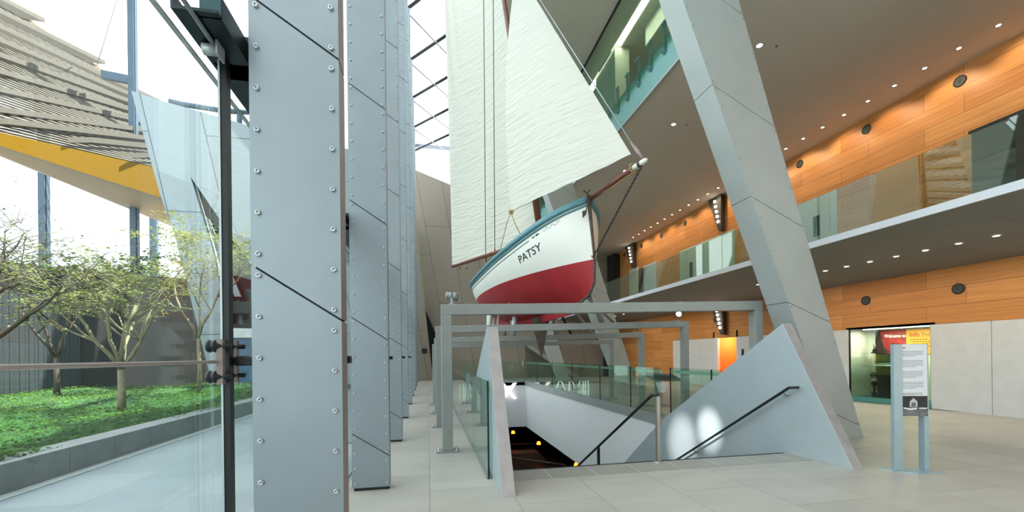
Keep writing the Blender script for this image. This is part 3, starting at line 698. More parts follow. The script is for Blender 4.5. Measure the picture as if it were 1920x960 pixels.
# stem, keel, forefoot
b = MB(); prof_ = [bw(.03, 0, 2.26), bw(.02, 0, 1.6)] + [bw((s - 1) * BL + .015, 0, interp(KT, s) - .01) for s in (1, .985, .95, .9, .8, .65)]
b.path(prof_, [.045, .035, .03, .03, .03, .03, .03, .03], 8); b.build('stem', rust, boat)
b = MB()
ks = [.06 + .80 * i / 30 for i in range(31)]
for i in range(30):
    s0, s1 = ks[i], ks[i + 1]
    def kb(s): return (interp(KT, s) + .05, -.10 - .05 * math.sin(max(0, (s - .06) / .8) * math.pi) )
    for sd in (-1, 1):
        w = .055 * sd
        f = [bw((s0 - 1) * BL, w, kb(s0)[0]), bw((s1 - 1) * BL, w, kb(s1)[0]), bw((s1 - 1) * BL, w, kb(s1)[1]), bw((s0 - 1) * BL, w, kb(s0)[1])]; b.add(f, [(0, 1, 2, 3)])
    f = [bw((s0 - 1) * BL, -.055, kb(s0)[1]), bw((s1 - 1) * BL, -.055, kb(s1)[1]), bw((s1 - 1) * BL, .055, kb(s1)[1]), bw((s0 - 1) * BL, .055, kb(s0)[1])]; b.add(f, [(0, 1, 2, 3)])
b.build('keel', hull_red, boat)
# centreboard: rusty triangular plate below the keel
cbp = [on_y(995, 597, 11.0), on_y(1033, 590, 11.0), on_y(1028, 610, 11.0), on_y(1016, 671, 11.0), on_y(1013, 664, 11.0)]
b = MB(); b.prism(cbp, (.02, .06, 0)); b.build('centreboard', rust, boat)
b = MB(); b.prism([bw(-6.55, -.03, 1.3), bw(-6.42, -.03, 1.3), bw(-6.35, -.03, -.25), bw(-6.9, -.03, -.3), bw(-6.95, -.03, .2)], bw(0, .06, 0) - bw(0, 0, 0)); b.build('rudder', hull_white, boat)
b = MB(); b.tube(bw(-6.4, .2, 1.32), bw(-6.9, .2, 1.36), .014, .005, 6); b.build('stern_spike', steel_black, boat)
# spars
mb0 = bw(-.34 * BL, 0, 1.5); mtop = on_y(934, -70, 11.75)
b = MB(); b.tube(mb0, mtop, .085, .055, 14); b.build('mast', spar, boat)
def mast(a): return mb0.lerp(mtop, a)
sp0 = bw(-.35, .0, 2.17); sp1 = on_y(1209, 301, 6.85)
b = MB(); b.path([sp0, sp0.lerp(sp1, .5), sp0.lerp(sp1, .87)], [.055, .06, .05], 14); b.build('bowsprit', spar, boat)
b = MB(); e = (sp1 - sp0).normalized(); b.path([sp0.lerp(sp1, .86), sp0.lerp(sp1, .93), sp1, sp1 + e * .05], [.053, .05, .042, .02], 14); b.build('bowsprit_cap', hull_white, boat)
b = MB(); b.lathe([(.05, -.03), (.058, -.03), (.058, .03), (.05, .03)], sp0.lerp(sp1, .94), e, 14); b.build('cranse_iron', rust, boat)
b = MB(); c0 = sp0.lerp(sp1, .86); xx = e.cross(V((0, 0, 1))).normalized(); yy = e.cross(xx)
b.path([c0 + (xx * math.cos(a) + yy * math.sin(a)) * .09 for a in [i * math.pi / 10 for i in range(21)]], .014, 8); b.build('traveller_ring', rope, boat)
b = MB(); b.path([c0 - V((0, 0, .06)), sp0.lerp(sp1, .5) - V((0, 0, .07)), sp0 - V((.02, .05, -.02))], .01, 6); b.build('outhaul_rope', rope, boat)
bm1 = on_y(848, 500, 14.5); bm0 = mast(.02) + V((0, 0, .30)); bm0 = on_y(1012, 447, mb0.y + .1)
b = MB(); b.path([bm1, bm1.lerp(bm0, .5), bm0], [.045, .06, .05], 12); b.build('boom', spar, boat)
b = MB(); b.lathe([(0, -.05), (.035, -.05), (.04, 0), (.02, .01)], bm1, (bm1 - bm0), 12)
b.build('boom_cap', hull_white, boat)
# gaff
pk = on_y(833, -60, 13.2); thr = mast(.98)
# sails
def sailgrid(fn, name, nu=40, nv=60):
    b = MB(); b.grid(fn, nu, nv); return b.build(name, sail_m, boat)
nrm = V((-.35, -.9, 0)).normalized()
cl = bm1 + V((0, 0, .06)); tk = bm0 + V((-.06, -.0, .08))
def main_fn(u, v):
    a = tk.lerp(cl, u); c = (thr + V((-.05, .02, 0))).lerp(pk, u)
    p = a.lerp(c, v)
    bul = math.sin(math.pi * u) * (.35 + .65 * math.sin(math.pi * min(1, v * .9 + .05)))
    fold = .035 * math.sin(u * 46 + 3 * math.sin(v * 4)) * (u ** 3) * (.3 + .7 * v) + .018 * math.sin((u * 9 + v * 14)) * (1 - v)
    return p - nrm * (.32 * bul) + nrm * fold - V((.0, 0, .05 * math.sin(math.pi * u) * (1 - v)))
sailgrid(main_fn, 'mainsail', 70, 70)
jt = sp0.lerp(sp1, .83) + V((.0, .0, .12)); jt = on_y(1183, 289, jt.y); jc = on_y(957, 394, 9.9); jh = on_y(968, -62, 11.3)
def jib_fn(u, v):
    a = jt.lerp(jc, u); p = a.lerp(jh, v)
    w = (1 - v)
    bul = math.sin(math.pi * u) * math.sin(math.pi * (v * .8 + .2)) * w
    foot = .10 * math.sin(math.pi * u) * (1 - v) ** 6
    leech = math.sin(math.pi * v) * .20 * u ** 3
    fold = .012 * math.sin(u * 30 + v * 10) * w * (1 - v) ** 2
    return p - nrm * (-.55 * bul) * .6 + nrm * fold - V((leech, 0, foot))
sailgrid(jib_fn, 'jib', 60, 70)
# rigging
b = MB(); fs1 = sp0.lerp(sp1, .98) + V((0, 0, .05)); b.tube(fs1.lerp(mtop, .05), on_y(962, -80, 11.6), .012, n=6); b.build('forestay', wire_m, boat)
b = MB(); b.path([fs1, fs1.lerp(mtop, .02), fs1.lerp(mtop, .055)], [.028, .04, .022], 10); b.build('turnbuckle', bronze, boat)
# bobstay chain
c0, c1 = sp0.lerp(sp1, .96) - V((0, 0, .06)), bw(.05, -.02, 1.0)
b = MB(); nl = 46; dch = (c1 - c0); px = dch.cross(V((0, 1, 0))).normalized(); py = dch.cross(px).normalized()
for i in range(nl):
    m_ = c0.lerp(c1, (i + .5) / nl); ax_ = px if i % 2 else py; dd = dch.normalized()
    b.path([m_ + dd * .034 * math.cos(a) + ax_ * .017 * math.sin(a) for a in [k * math.pi / 4 for k in range(9)]], .0075, 5, caps=False)
b.build('bobstay_chain', chain_m, boat)
# topping lifts with timber toggles, sheets and star knot
for xa, xb, yb, Y in ((907, 911, 497, 12.9), (925, 928, 484, 12.4)):
    p0 = on_y(xb, yb + 4, Y); p1 = on_y(xa - .5, -40, Y - 1.6); b = MB(); b.tube(p0.lerp(p1, .02), p1, .011, n=6); b.build('lift_line', steel_black, boat)
    b = MB(); b.path([p0 - V((0, 0, .25)), p0 - V((0, 0, .1)), p0 + V((0, 0, .25)), p0 + V((0, 0, .35))], [.03, .035, .03, .012], 8); b.build('toggle', rope, boat)
b = MB(); k0 = on_y(958, 398, 9.85)
for a in range(7):
    d_ = V((math.cos(a * .9), -.2, math.sin(a * .9))); b.tube(k0, k0 + d_ * .075, .022, .008, 6)
b.path([k0, on_y(950, 420, 9.9), on_y(940, 460, 10.4), on_y(936, 482, 10.6)], .009, 6); b.path([k0, on_y(966, 420, 9.8), on_y(980, 448, 9.9)], .009, 6); b.path([k0, on_y(975, 388, 9.7), on_y(1000, 378, 9.4)], .006, 5)
b.build('jib_sheet', rope, boat)
b = MB(); b.path([on_y(864, 505, 14.3), on_y(876, 520, 14.2), on_y(892, 531, 14)], .012, 6); b.lathe([(0, -.05), (.04, -.04), (.05, 0), (.04, .04), (0, .05)], on_y(862, 503, 14.3), (1, 0, .3), 10); b.lathe([(0, -.05), (.04, -.04), (.05, 0), (.04, .04), (0, .05)], on_y(875, 503, 14.2), (1, 0, .3), 10); b.build('main_sheet', rope, boat)
b = MB(); hd = bw(-.30, -.38, 2.22); b.lathe([(0, -.05), (.09, -.045), (.12, 0), (.09, .045), (0, .05)], on_y(1091, 383, hd.y - .1), (-.6, -.7, .1), 14); b.build('fairlead', hull_white, boat)
b = MB(); a0 = on_y(1101, 362, 8.4); b.path([a0, on_y(1102, 380, 8.38), on_y(1098, 402, 8.4)], .014, 8); b.path([on_y(1094, 357, 8.4), a0, on_y(1106, 356, 8.4)], .016, 6); b.prism([on_y(1092, 396, 8.36), on_y(1101, 392, 8.36), on_y(1099, 402, 8.36), on_y(1093, 409, 8.36)], (.0, .02, 0)); b.path([on_y(1102, 376, 8.35), on_y(1106, 371, 8.35), on_y(1108, 378, 8.35)], .012, 6); b.build('anchor', rust, boat)
b = MB(); q0 = bw(.0, -.04, .97); b.tube(q0, on_y(1110, 480, 8.3), .02, n=6); b.build('bobstay_plate', bronze, boat)
# cradle legs standing on the frames
cr = thing('boat_cradle', 'grey steel legs and saddles holding the boat on the portal frames', 'cradle', (3.2, 12, 2.2))
def leg(p0, p1, r, m=steel_pale, name='leg'):
    b = MB(); b.tube(p0, p1, r, n=12, mi=0); b.lathe([(r * 1.9, -.015), (r * 1.9, .015), (0, .015)], p1, (V(p1) - V(p0)), 12); b.build(name, m, cr)
def zb(i, x): Y, xl, zl, xr, zr, w = FR[i]; return zl + (zr - zl) * (x - xl) / (xr - xl) + .004
lp = on_y(1105, 546, 9.3); leg((4.16, 9.744, zb(1, 4.16)), lp, .065)
leg((4.45, 9.744, zb(1, 4.45)), on_y(1092, 548, 9.3), .035, steel_grey, 'brace')
def pleg(x0, y0, i, p1, r, m=steel_pale, nm='leg'):
    Y = FR[i][0]; X = on_y(x0, y0, Y).x; leg((X, Y, zb(i, X)), p1, r, m, nm)
pleg(1043, 630, 2, on_y(1039, 592, 11.8), .07)
pleg(1071, 630, 2, on_y(1052, 590, 11.6), .035, steel_black, 'brace')
pleg(961, 630, 2, on_y(967, 588, 12.0), .085)
pleg(917, 630, 2, on_y(922, 580, 12.2), .045, steel_grey)
pleg(931, 630, 2, on_y(936, 586, 12.2), .045, steel_grey)
pleg(945, 645, 3, on_y(950, 586, 13.6), .05, steel_grey)
pleg(1120, 640, 3, on_y(1066, 570, 12.6), .05, steel_grey)
b = MB(); pA, pB = on_y(957, 563, 11.2), on_y(992, 574, 11.0)
b.obox((pA + pB) / 2, (pB - pA) / 2, (0, .06, 0), (0, 0, .05)); b.obox(pA - V((0, 0, .12)), (.05, 0, 0), (0, .05, 0), (0, 0, .12)); b.build('saddle', steel_grey, cr)
b = MB(); pA, pB = on_y(1020, 588, 11.7), on_y(1050, 588, 11.6); b.obox((pA + pB) / 2, (pB - pA) / 2, (0, .1, 0), (0, 0, .02)); b.build('saddle', steel_grey, cr)
b = MB(); pA = on_y(1105, 545, 9.3); b.obox(pA, (.1, 0, .03), (0, .1, 0), (0, 0, .012)); b.build('saddle', steel_pale, cr)
b = MB(); b.prism([on_y(955, 588, 12.6), on_y(962, 588, 12.6), on_y(968, 612, 12.6), on_y(967, 630, 12.6), on_y(958, 630, 12.6), on_y(958, 610, 12.6)], (0, .04, 0)); b.build('guard_plate', hull_white, cr)

# ------------------------------------------------------------------ downlights, speakers, wedge lights
def spot(name, p, d, e, ang, col=(1, .80, .56), blend=.6, rad=.06):
    l = bpy.data.lights.new(name, 'SPOT'); l.energy = e; l.spot_size = math.radians(ang); l.spot_blend = blend; l.color = col; l.shadow_soft_size = rad
    o = bpy.data.objects.new(name, l); COL.objects.link(o); o.location = p
    o.rotation_euler = V(d).to_track_quat('-Z', 'Y').to_euler(); return o
ring_me = lens_me = None
def downlight(x, y, z, lab, group, r=.07, lens=None, n=(0, 0, -1), e=0, ang=95, aim=None):
    t = thing('ceiling_downlight', lab, 'downlight', (x, y, z), group)
    b = MB(); b.lathe([(r * .62, .012), (r * .70, -.002), (r, .004), (r * 1.02, .0), (r, -.006)], (x, y, z), n, 16); tr_ = b.build('trim_ring', steel_pale, t)
    b = MB(); b.lathe([(r * .68, .003), (0, .004)], (x, y, z), n, 14); b.build('lens', lens or lamp_on, t)
    if e: spot('downlight_beam', V((x, y, z)) + V(n) * .03, aim or (.0, 0, -1), e, ang)
for k in range(27):
    y = 5.8 + .722 * k
    downlight(12.58, y, 8.848, 'small recessed ceiling downlight above the timber wall, %s from the sign end' % ORD[k], 'downlights above the timber wall', e=62 if k % 2 == 0 else 0, ang=120, aim=(.55, 0, -1))
for k in range(12):
    y = 6.03 + .62 * k; x = 11.1; z = 4.13 + (3.76 - 4.13) * (x - XE) / (WX - XE) - .004
    x = 11.45 - .02 * k; z = 4.13 + (3.76 - 4.13) * (x - XE) / (WX - XE) - .004
    downlight(x, y, z, 'recessed downlight in the dark balcony soffit, %s from the sign end' % ORD[k], 'downlights in the balcony soffit', r=.085, e=50 if k % 2 == 0 else 0, ang=130, aim=(.5, 0, -1))
for k in range(7):
    y = 17.6 + 1.15 * k; x = 11.3; z = 4.13 + (3.76 - 4.13) * (x - XE) / (WX - XE) - .004
    downlight(x, y, z, 'recessed downlight in the far balcony soffit behind the column, %s of its row' % ORD[k], 'downlights in the far balcony soffit', r=.085, e=60 if k % 2 == 0 else 0, ang=130, aim=(.5, 0, -1))
nspr = 0
for x, y, lab in ((7.757, 8.746, 'larger bright downlight on the plain ceiling beside the big leaning column top'), (7.70, 12.25, 'larger bright downlight on the plain ceiling between glass fascia and big leaning column'), (7.72, 15.7, 'larger bright downlight on the plain ceiling behind the bowsprit')):
    downlight(x, y, 8.848, lab, 'large downlights on the plain ceiling', r=.1, lens=lamp_hot, e=60, ang=120)
    b = MB(); b.lathe([(.025, 0), (.025, .012), (0, .012)], (x + .42, y - .05, 8.85), (0, 0, -1), 10); tag(b.build('ceiling_sprinkler', spk2, origin=(x + .42, y, 8.85)), ['tiny dark sprinkler beside the bright downlight at the leaning column top', 'tiny dark sprinkler beside the bright downlight under the glass fascia', 'tiny dark sprinkler on the ceiling behind the bowsprit'][nspr % 3], 'sprinkler'); nspr += 1
def speaker(y, z, lab, r=.15):
    t = thing('wall_speaker', lab, 'speaker', (WX, y, z), 'round black wall speakers')
    b = MB(); b.lathe([(0, 0), (r, 0), (r, .02), (r * .86, .03), (r * .8, .01)], (WX - .001, y, z), (-1, 0, 0), 28); rg_ = b.build('ring', spk, t)
    b = MB(); b.lathe([(r * .8, .010), (r * .62, .016), (r * .55, .006), (r * .3, .004), (r * .26, .014), (0, .02)], (WX - .001, y, z), (-1, 0, 0), 28); b.build('cone', spk2, t)
for k, y in enumerate((6.1, 8.49, 10.86, 13.28, 15.6, 18.0, 20.38, 22.75, 25.1, 27.5)):
    if k: speaker(y, 8.48, 'round black speaker high on the upper timber wall, %s from the sign end' % ORD[k - 1], .14)
for k, y in enumerate((8.57, 10.94, 13.3, 18.04)): speaker(y, 3.18, 'round black speaker on the timber band under the balcony, %s from the sign end' % ORD[k], .14)
def wedge(y0, y1, yt, z1, z0, lab):
    t = thing('ceiling_wedge_light', lab, 'light', (WX, (y0 + y1) / 2, z1), 'dark wedge wall lights')
    b = MB(); b.prism([(WX - .005, y0, z1), (WX - .005, y1, z1), (WX - .005, yt - .08, z0), (WX - .005, yt + .08, z0)], (-.28, -.1, 0)); b.build('wedge_body', mat('wedge_grey', '#4c4a44', .5, .2) if 'wedge_grey' not in MATS else MATS['wedge_grey'], t)
    for k in range(5):
        a = (k + .5) / 5; z = z1 - .1 - (z1 - z0) * .75 * a; y = (y0 + y1) / 2 * (1 - a * .75) + yt * a * .75 - .12
        b = MB(); b.lathe([(0, 0), (.055, .0), (.06, .05), (.0, .07)], (WX - .285, y, z), (-1, 0, -.2), 10); b.build('lamp', lamp_on, t)
wedge(18.2, 17.3, 17.4, 8.84, 7.2, 'dark wedge light fitting with a row of lamps hanging high beside the big leaning column')
wedge(27.0, 25.8, 25.9, 8.84, 7.23, 'dark wedge light fitting high at the far end of the timber wall')
wedge(18.1, 17.3, 17.35, 3.75, 2.43, 'dark wedge light fitting with lamps under the balcony over the lit doorway')

# ------------------------------------------------------------------ glazed upper storey beside the ceiling edge
ug = thing('upper_glazing', 'green glazed edge of the upper storey with bracketed teal fascia above the jib', 'glazing', (6.15, 14, 8.85))
b = MB(); b.box((6.13, -2, 8.86), (6.19, 29.3, 9.72)); b.build('fascia', fascia_teal, ug)
b = MB(); b.box((6.10, -2, 8.80), (6.19, 29.3, 8.86)); b.build('lower_trim', steel_pale, ug)
for k in range(13):
    y0, y1 = 2.8 + 2.03 * k, 2.8 + 2.03 * (k + 1)
    b = MB(); b.box((6.06, y0 + .01, 9.5), (6.072, y1 - .01, 12.78)); b.build('glass_panel', g_up, ug)
b = MB(); b.box((6.04, -2, 12.73), (6.09, 29.3, 12.79)); b.build('head_seal', seam_dark, ug)
br_m = mat('teal_bracket', '#6d9595', .45, .3)
for k in range(24):
    y = 8.0 + .692 * k
    b = MB(); b.box((6.075, y - .06, 9.38), (6.13, y + .06, 10.22))
    for z in (9.45, 10.15):
        for s_ in (-.09, .09): b.lathe([(.03, 0), (.03, .03), (0, .035)], (6.06, y + s_ * .6, z), (-1, 0, 0), 8)
    b.build('bracket', br_m, ug)
b = MB(); b.box((6.13, -2, 9.73), (6.19, 29.3, 9.82)); b.build('floor_edge', br_m, ug)
for y0, y1, lab in ((11.6, 14.7, 'long bright light slot in the upper storey ceiling beside the big leaning column'), (15.9, 18.2, 'short bright light slot in the upper storey ceiling by the jib edge')):
    t = thing('ceiling_light_slot', lab, 'light', (6.85, (y0 + y1) / 2, 12.78))
    b = MB(); b.box((6.73, y0, 12.76), (6.98, y1, 12.785)); b.build('diffuser', slot_on, t)
    b = MB(); b.box((6.69, y0 - .04, 12.755), (6.73, y1 + .04, 12.79)); b.box((6.98, y0 - .04, 12.755), (7.02, y1 + .04, 12.79)); b.build('frame', white_m, t)

# ------------------------------------------------------------------ information stand
e1 = V((.97, -.235, 0)).normalized(); nn = V((-e1.y * -1, 0, 0)); nn = V((e1.y, -e1.x, 0)).normalized(); sc0 = V((6.265, 4.535, 0))
def sp(u, v, z): return sc0 + e1 * u + nn * v + V((0, 0, z))
t = thing('information_stand', 'freestanding pale blue information stand with text panel and small photograph', 'stand', sc0)
def sbox(b, u0, u1, v0, v1, z0, z1, mi=0): b.obox(sp((u0 + u1) / 2, (v0 + v1) / 2, (z0 + z1) / 2), e1 * (u1 - u0) / 2, nn * (v1 - v0) / 2, V((0, 0, (z1 - z0) / 2)), mi)
b = MB(); b.prism([sp(-.33, -.10, 0), sp(-.06, .16, 0), sp(.34, .10, 0), sp(.10, -.16, 0)], (0, 0, .014)); b.build('base_plate', sign_blue, t)
b = MB(); sbox(b, -.235, -.125, -.02, .035, .014, 1.685); b.build('post', sign_blue, t, bevel=.004)
b = MB(); sbox(b, .175, .235, -.09, .0, .014, 1.68); b.build('post', sign_blue, t, bevel=.004)
b = MB(); sbox(b, -.125, .20, .0, .02, 1.0, 1.685); b.build('text_panel', paper, t)
b = MB(); sbox(b, -.125, .20, .0, .021, .735, 1.0, 0)
def ph(u, z): return sp(-.125 + .325 * u, .0225, .735 + .265 * z)
b.poly([ph(0, .0), ph(1, 0), ph(1, .3), ph(0, .34)], 1)
b.poly([ph(.3, .45), ph(.6, .45), ph(.6, .72), ph(.45, .9), ph(.3, .72)], 2); b.poly([p + nn * .0005 for p in (ph(.36, .47), ph(.54, .47), ph(.54, .68), ph(.36, .68))], 1)
b.poly([p + nn * .0005 for p in (ph(.04, .38), ph(.3, .30), ph(.58, .34), ph(.6, .42), ph(.3, .4), ph(.05, .44))], 3); b.poly([p + nn * .0005 for p in (ph(.64, .36), ph(.95, .34), ph(.98, .42), ph(.66, .42))], 3)
b.build('photo_print', [mat('photo_dark', '#26282a', .5, 0, .35, 30), mat('photo_grey', '#6d7073', .5, 0, .2, 20), mat('photo_light', '#c9cbcc', .5), mat('photo_white', '#e8e8e8', .5)], t)
b = MB(); rng = random.Random(4); z = 1.63
def dash(u0, u1, z, h, mi): b.poly([sp(u0, .0205, z), sp(u1, .0205, z), sp(u1, .0205, z + h), sp(u0, .0205, z + h)], mi)
dash(-.11, -.075, z, .014, 1)
for para in (4, 5, 5, 5, 3):
    z -= .045
    for ln in range(para):
        u = -.11; end = .14 if ln < para - 1 else .05
        while u < end:
            w_ = rng.uniform(.012, .04); dash(u, min(u + w_, end + .01), z, .007, 0); u += w_ + .006
        z -= .0195
dash(-.11, .04, 1.02, .004, 0)
b.build('text_lines', [ink_grey, ink_red], t)

# ------------------------------------------------------------------ display case in the wall
t = thing('display_case', 'glass-fronted display case set in the grey wall behind the information stand', 'case', (13.9, 10.35, 0))
b = MB(); b.box((14.3, 9.1, 0), (14.36, 11.6, 2.36)); b.box((WX, 11.48, .1), (14.3, 11.54, 2.34)); b.box((WX, 9.16, .1), (14.3, 9.22, 2.34)); b.box((WX, 9.2, 2.3), (14.3, 11.5, 2.34)); b.build('lining', case_in, t)
b = MB(); b.box((WX - .01, 9.2, 0.01), (14.3, 11.5, .16)); b.build('base', case_base, t)
for y0, y1 in ((9.21, 9.9), (9.9, 10.75), (10.75, 11.48)):
    b = MB(); b.box((WX, y0 + .004, .16), (WX + .01, y1 - .004, 2.3)); b.build('glass_panel', g_case, t)
b = MB(); b.box((WX - .012, 11.47, 0), (WX + .03, 11.505, 2.31)); b.build('edge_frame', seam_dark, t)
b = MB(); b.box((13.6, 9.4, 2.27), (13.75, 11.2, 2.295)); b.build('strip_lamp', case_lamp, t)
for z, y0, y1 in ((1.53, 10.35, 11.25), (1.13, 10.3, 11.25)):
    b = MB(); b.box((13.55, y0, z - .008), (14.25, y1, z)); b.build('shelf', glass('shelf_glass%d' % int(z * 10), '#7fa79a', 1.5), t)
b = MB(); b.box((14.285, 10.42, .3), (14.298, 11.35, 1.50)); b.build('ochre_board', case_board, t)
def text_fit(mb, txt, p0, p1, mi=0, k=1., bold=.018):
    """lettering on the plane X = const, its width running from p0 to p1"""
    probe = MB(); w = text_mesh(txt, 1, lambda u, v: (u, v, 0), probe, 0, bold); d = (p1 - p0); s = d.length / w
    text_mesh(txt, 1, lambda u, v: p0 + d * (u / w) + V((0, 0, v * s * k)), mb, mi, bold)
po = thing('wall_poster', 'red photographic poster lettered Welcome to inside the display case', 'poster', (14.27, 10.9, 1.5))
b = MB(); b.box((14.27, 10.43, 1.50), (14.28, 11.34, 2.25)); b.build('sheet', [poster_red], po)
b = MB(); rng = random.Random(8)
for k in range(9):
    y = 10.5 + rng.random() * .75; h = .12 + rng.random() * .2; z0 = 1.51 + rng.random() * .12
    b.poly([(14.268, y - .05, z0), (14.268, y + .05, z0), (14.268, y + .04, z0 + h * .7), (14.268, y + .015, z0 + h), (14.268, y - .025, z0 + h), (14.268, y - .045, z0 + h * .6)])
b.poly([(14.2685, 11.0, 1.5), (14.2685, 11.34, 1.5), (14.2685, 11.34, 2.25), (14.2685, 11.2, 2.25), (14.2685, 11.12, 1.9)])
b.build('silhouette_figures', poster_dark, po)
b = MB(); text_fit(b, 'Welcome to', on_x(1658, 633, 14.262), on_x(1698.5, 632, 14.262), 0, 1.15); b.build('lettering', mat('poster_cream', '#ffffff', .6), po)
po = thing('wall_poster', 'orange Info Zone poster beside the red poster inside the display case', 'poster', (14.27, 9.9, 1.5))
b = MB(); b.box((14.27, 9.26, 1.50), (14.28, 10.425, 2.25)); b.build('sheet', poster_orange, po)
b = MB(); text_fit(b, 'Info', on_x(1705, 631.5, 14.262), on_x(1724, 631, 14.262), 1, 1.1); text_fit(b, 'Zone', on_x(1727, 630.5, 14.262), on_x(1751, 629.5, 14.262), 0, 1., 0.)
for k in range(4):
    u = on_x(1707, 637.5 + 4.2 * k, 14.264); y = u.y; end = on_x(1740, 637, 14.264).y; rng = random.Random(k)
    while y > end:
        w_ = rng.uniform(.03, .09); b.poly([(14.264, y, u.z), (14.264, y - w_, u.z), (14.264, y - w_, u.z + .022), (14.264, y, u.z + .022)], 0); y -= w_ + .015
b.build('lettering', [mat('poster_ink', '#5a3a1c', .6), ink_red], po)
# exhibits
p = on_x(1640, 666, 13.9)
t = thing('trophy_statuette', 'little bronze statuette on a black base on the top glass shelf of the case', 'statuette', (13.9, p.y, 1.53))
b = MB(); b.box((13.84, p.y - .06, 1.53), (13.96, p.y + .06, 1.58)); b.box((13.86, p.y - .04, 1.58), (13.94, p.y + .04, 1.66)); b.build('base', iron, t)
b = MB(); b.path([(13.9, p.y, 1.66), (13.9, p.y, 1.72), (13.9, p.y + .01, 1.79), (13.9, p.y, 1.83), (13.9, p.y, 1.86)], [.018, .03, .035, .015, .022], 8); b.path([(13.9, p.y + .01, 1.80), (13.9, p.y + .05, 1.84)], .01, 6); b.path([(13.9, p.y, 1.8), (13.9, p.y - .05, 1.78)], .01, 6); b.build('figure', bronze, t)
b = MB(); b.prism([(13.62, 11.0, 1.135), (13.62, 10.42, 1.135), (14.1, 10.45, 1.20), (14.1, 11.0, 1.20)], (0, 0, .02)); tag(b.build('open_document', paper, origin=(13.85, 10.7, 1.13)), 'white open document lying on the middle glass shelf of the case', 'document')
b = MB(); b.box((13.75, 10.42, 1.27), (13.95, 10.95, 1.285)); b.box((13.78, 10.5, 1.56), (13.9, 10.62, 1.585)); tag(b.build('display_bracket', iron, origin=(13.85, 10.7, 1.13)), 'thin dark rack between the two glass shelves of the case', 'rack')
t = thing('antique_machine', 'black cast iron antique machine with flywheel at the bottom of the case', 'machine', (13.9, 10.6, .16))
b = MB(); b.box((13.65, 10.4, .16), (14.15, 10.92, .22)); b.box((13.7, 10.45, .22), (14.1, 10.84, .78)); b.box((13.66, 10.42, .78), (14.14, 10.88, .86)); b.build('body', iron, t, bevel=.01)
b = MB(); cy = 10.98
b.path([(13.72, cy + .075 * math.cos(a), .84 + .075 * math.sin(a)) for a in [k * math.pi / 10 for k in range(21)]], .015, 8)
for k in range(4): b.tube((13.72, cy, .84), (13.72, cy + .075 * math.cos(k * math.pi / 2), .84 + .075 * math.sin(k * math.pi / 2)), .01, n=6)
b.tube((13.66, cy, .84), (13.95, cy - .1, .84), .02, n=8); b.build('flywheel', steel_black, t)
b = MB(); b.box((13.7, 10.92, .16), (13.8, 11.02, .3)); b.tube((13.75, 10.97, .3), (13.73, 10.97, .66), .03, n=8); b.lathe([(0, 0), (.05, 0), (.05, .12), (0, .12)], (13.7, 11.0, .58), (0, -1, 0), 12); b.build('side_gear', iron, t)

# reading lectern behind the stair glass
t = thing('reading_lectern', 'low grey reading lectern with a sloping top behind the stair glass', 'lectern', (6.95, 11.9, 0))
b = MB(); b.prism([(6.35, 12.1, .98), (7.2, 11.7, .93), (7.75, 11.9, .72), (6.95, 12.35, .76)], (0, 0, .05)); b.build('top', mat('lectern_grey', '#6a7574', .45, .2), t)
b = MB(); b.box((6.85, 11.9, 0), (7.0, 12.1, .78)); b.build('pedestal', steel_grey, t)
b = MB(); b.prism([(6.7, 11.75, .74), (7.1, 11.75, .74), (7.0, 11.75, .42), (6.8, 11.75, .42)], (0, .02, 0)); b.build('leaflet_pocket', paper, t)
b = MB(); b.box((6.65, 11.75, 0), (7.2, 12.2, .02)); b.build('base_plate', steel_grey, t)

# ------------------------------------------------------------------ outdoors
b = MB(); b.box((-5.0, -8, -.25), (-1.0, 40, -.005)); struct('path', b, pave_m)
b = MB(); b.box((-1.2, -6, -.02), (-1.06, 30, .012)); struct('trim_6', b, steel_grey)
kb = thing('kerb_wall', 'low grey stone kerb wall edging the planted bed outside the glass', 'kerb', (-5.2, 8, 0))
ky = [-4, -1.5, .6, 2.6, 4.4, 5.9, 7.15, 8.05, 8.95, 10.4, 12.0, 13.6, 15.2, 16.8, 18.4, 20, 21.6]
for y0, y1 in zip(ky[:-1], ky[1:]):
    b = MB(); b.box((-5.42, y0 + .005, 0), (-5.0, y1 - .005, .37)); b.build('kerb_block', kerb_m, kb, bevel=.01)
b = MB(); b.box((-5.0, -4, -.004), (-4.82, 21.6, .006)); struct('floor_kerb_strip', b, mat('kerb_strip', '#aab0b0', .7))
def bedz(x, y): return .36 + .10 * math.sin(x * .9 + y * .4) * .5 + .07 * math.sin(y * 1.3) + .05 * math.sin(x * 2.1 - y) - .05 * max(0, 1 - (-5.4 - x) / .6)
b = MB(); b.grid(lambda u, v: (-5.35 - 17 * u, -3 + 29 * v, bedz(-5.35 - 17 * u, -3 + 29 * v) - .03), 60, 100); o = struct('terrain_bed', b, soil_m)
b = MB(); rng = random.Random(2)
for k in range(52000):
    a = rng.random() ** 1.5
    y = rng.uniform(2.5, 25); x = -5.15 - (13 * a)
    if x > -5.4 and rng.random() > .5 + .4 * math.sin(y * 2.2): continue
    z = bedz(min(x, -5.4), y) + rng.uniform(-.02, .07) + (.03 if x > -5.5 else 0); s = rng.uniform(.02, .042)
    an = rng.uniform(0, 6.28); tl = rng.uniform(-.6, .6); t2 = rng.uniform(-.6, .6)
    dx = V((math.cos(an), math.sin(an), tl)) * s; dy = V((-math.sin(an), math.cos(an), t2)) * s * .8
    c = V((x, y, z)); b.add([c - dx, c - dy * .8, c + dx, c + dy * .8], [(0, 1, 2, 3)])
o = b.build('groundcover', leaf_ground, origin=(-8, 12, .4)); o['kind'] = 'stuff'; tag(o, 'low leafy green groundcover filling the bed behind the stone kerb', 'groundcover')
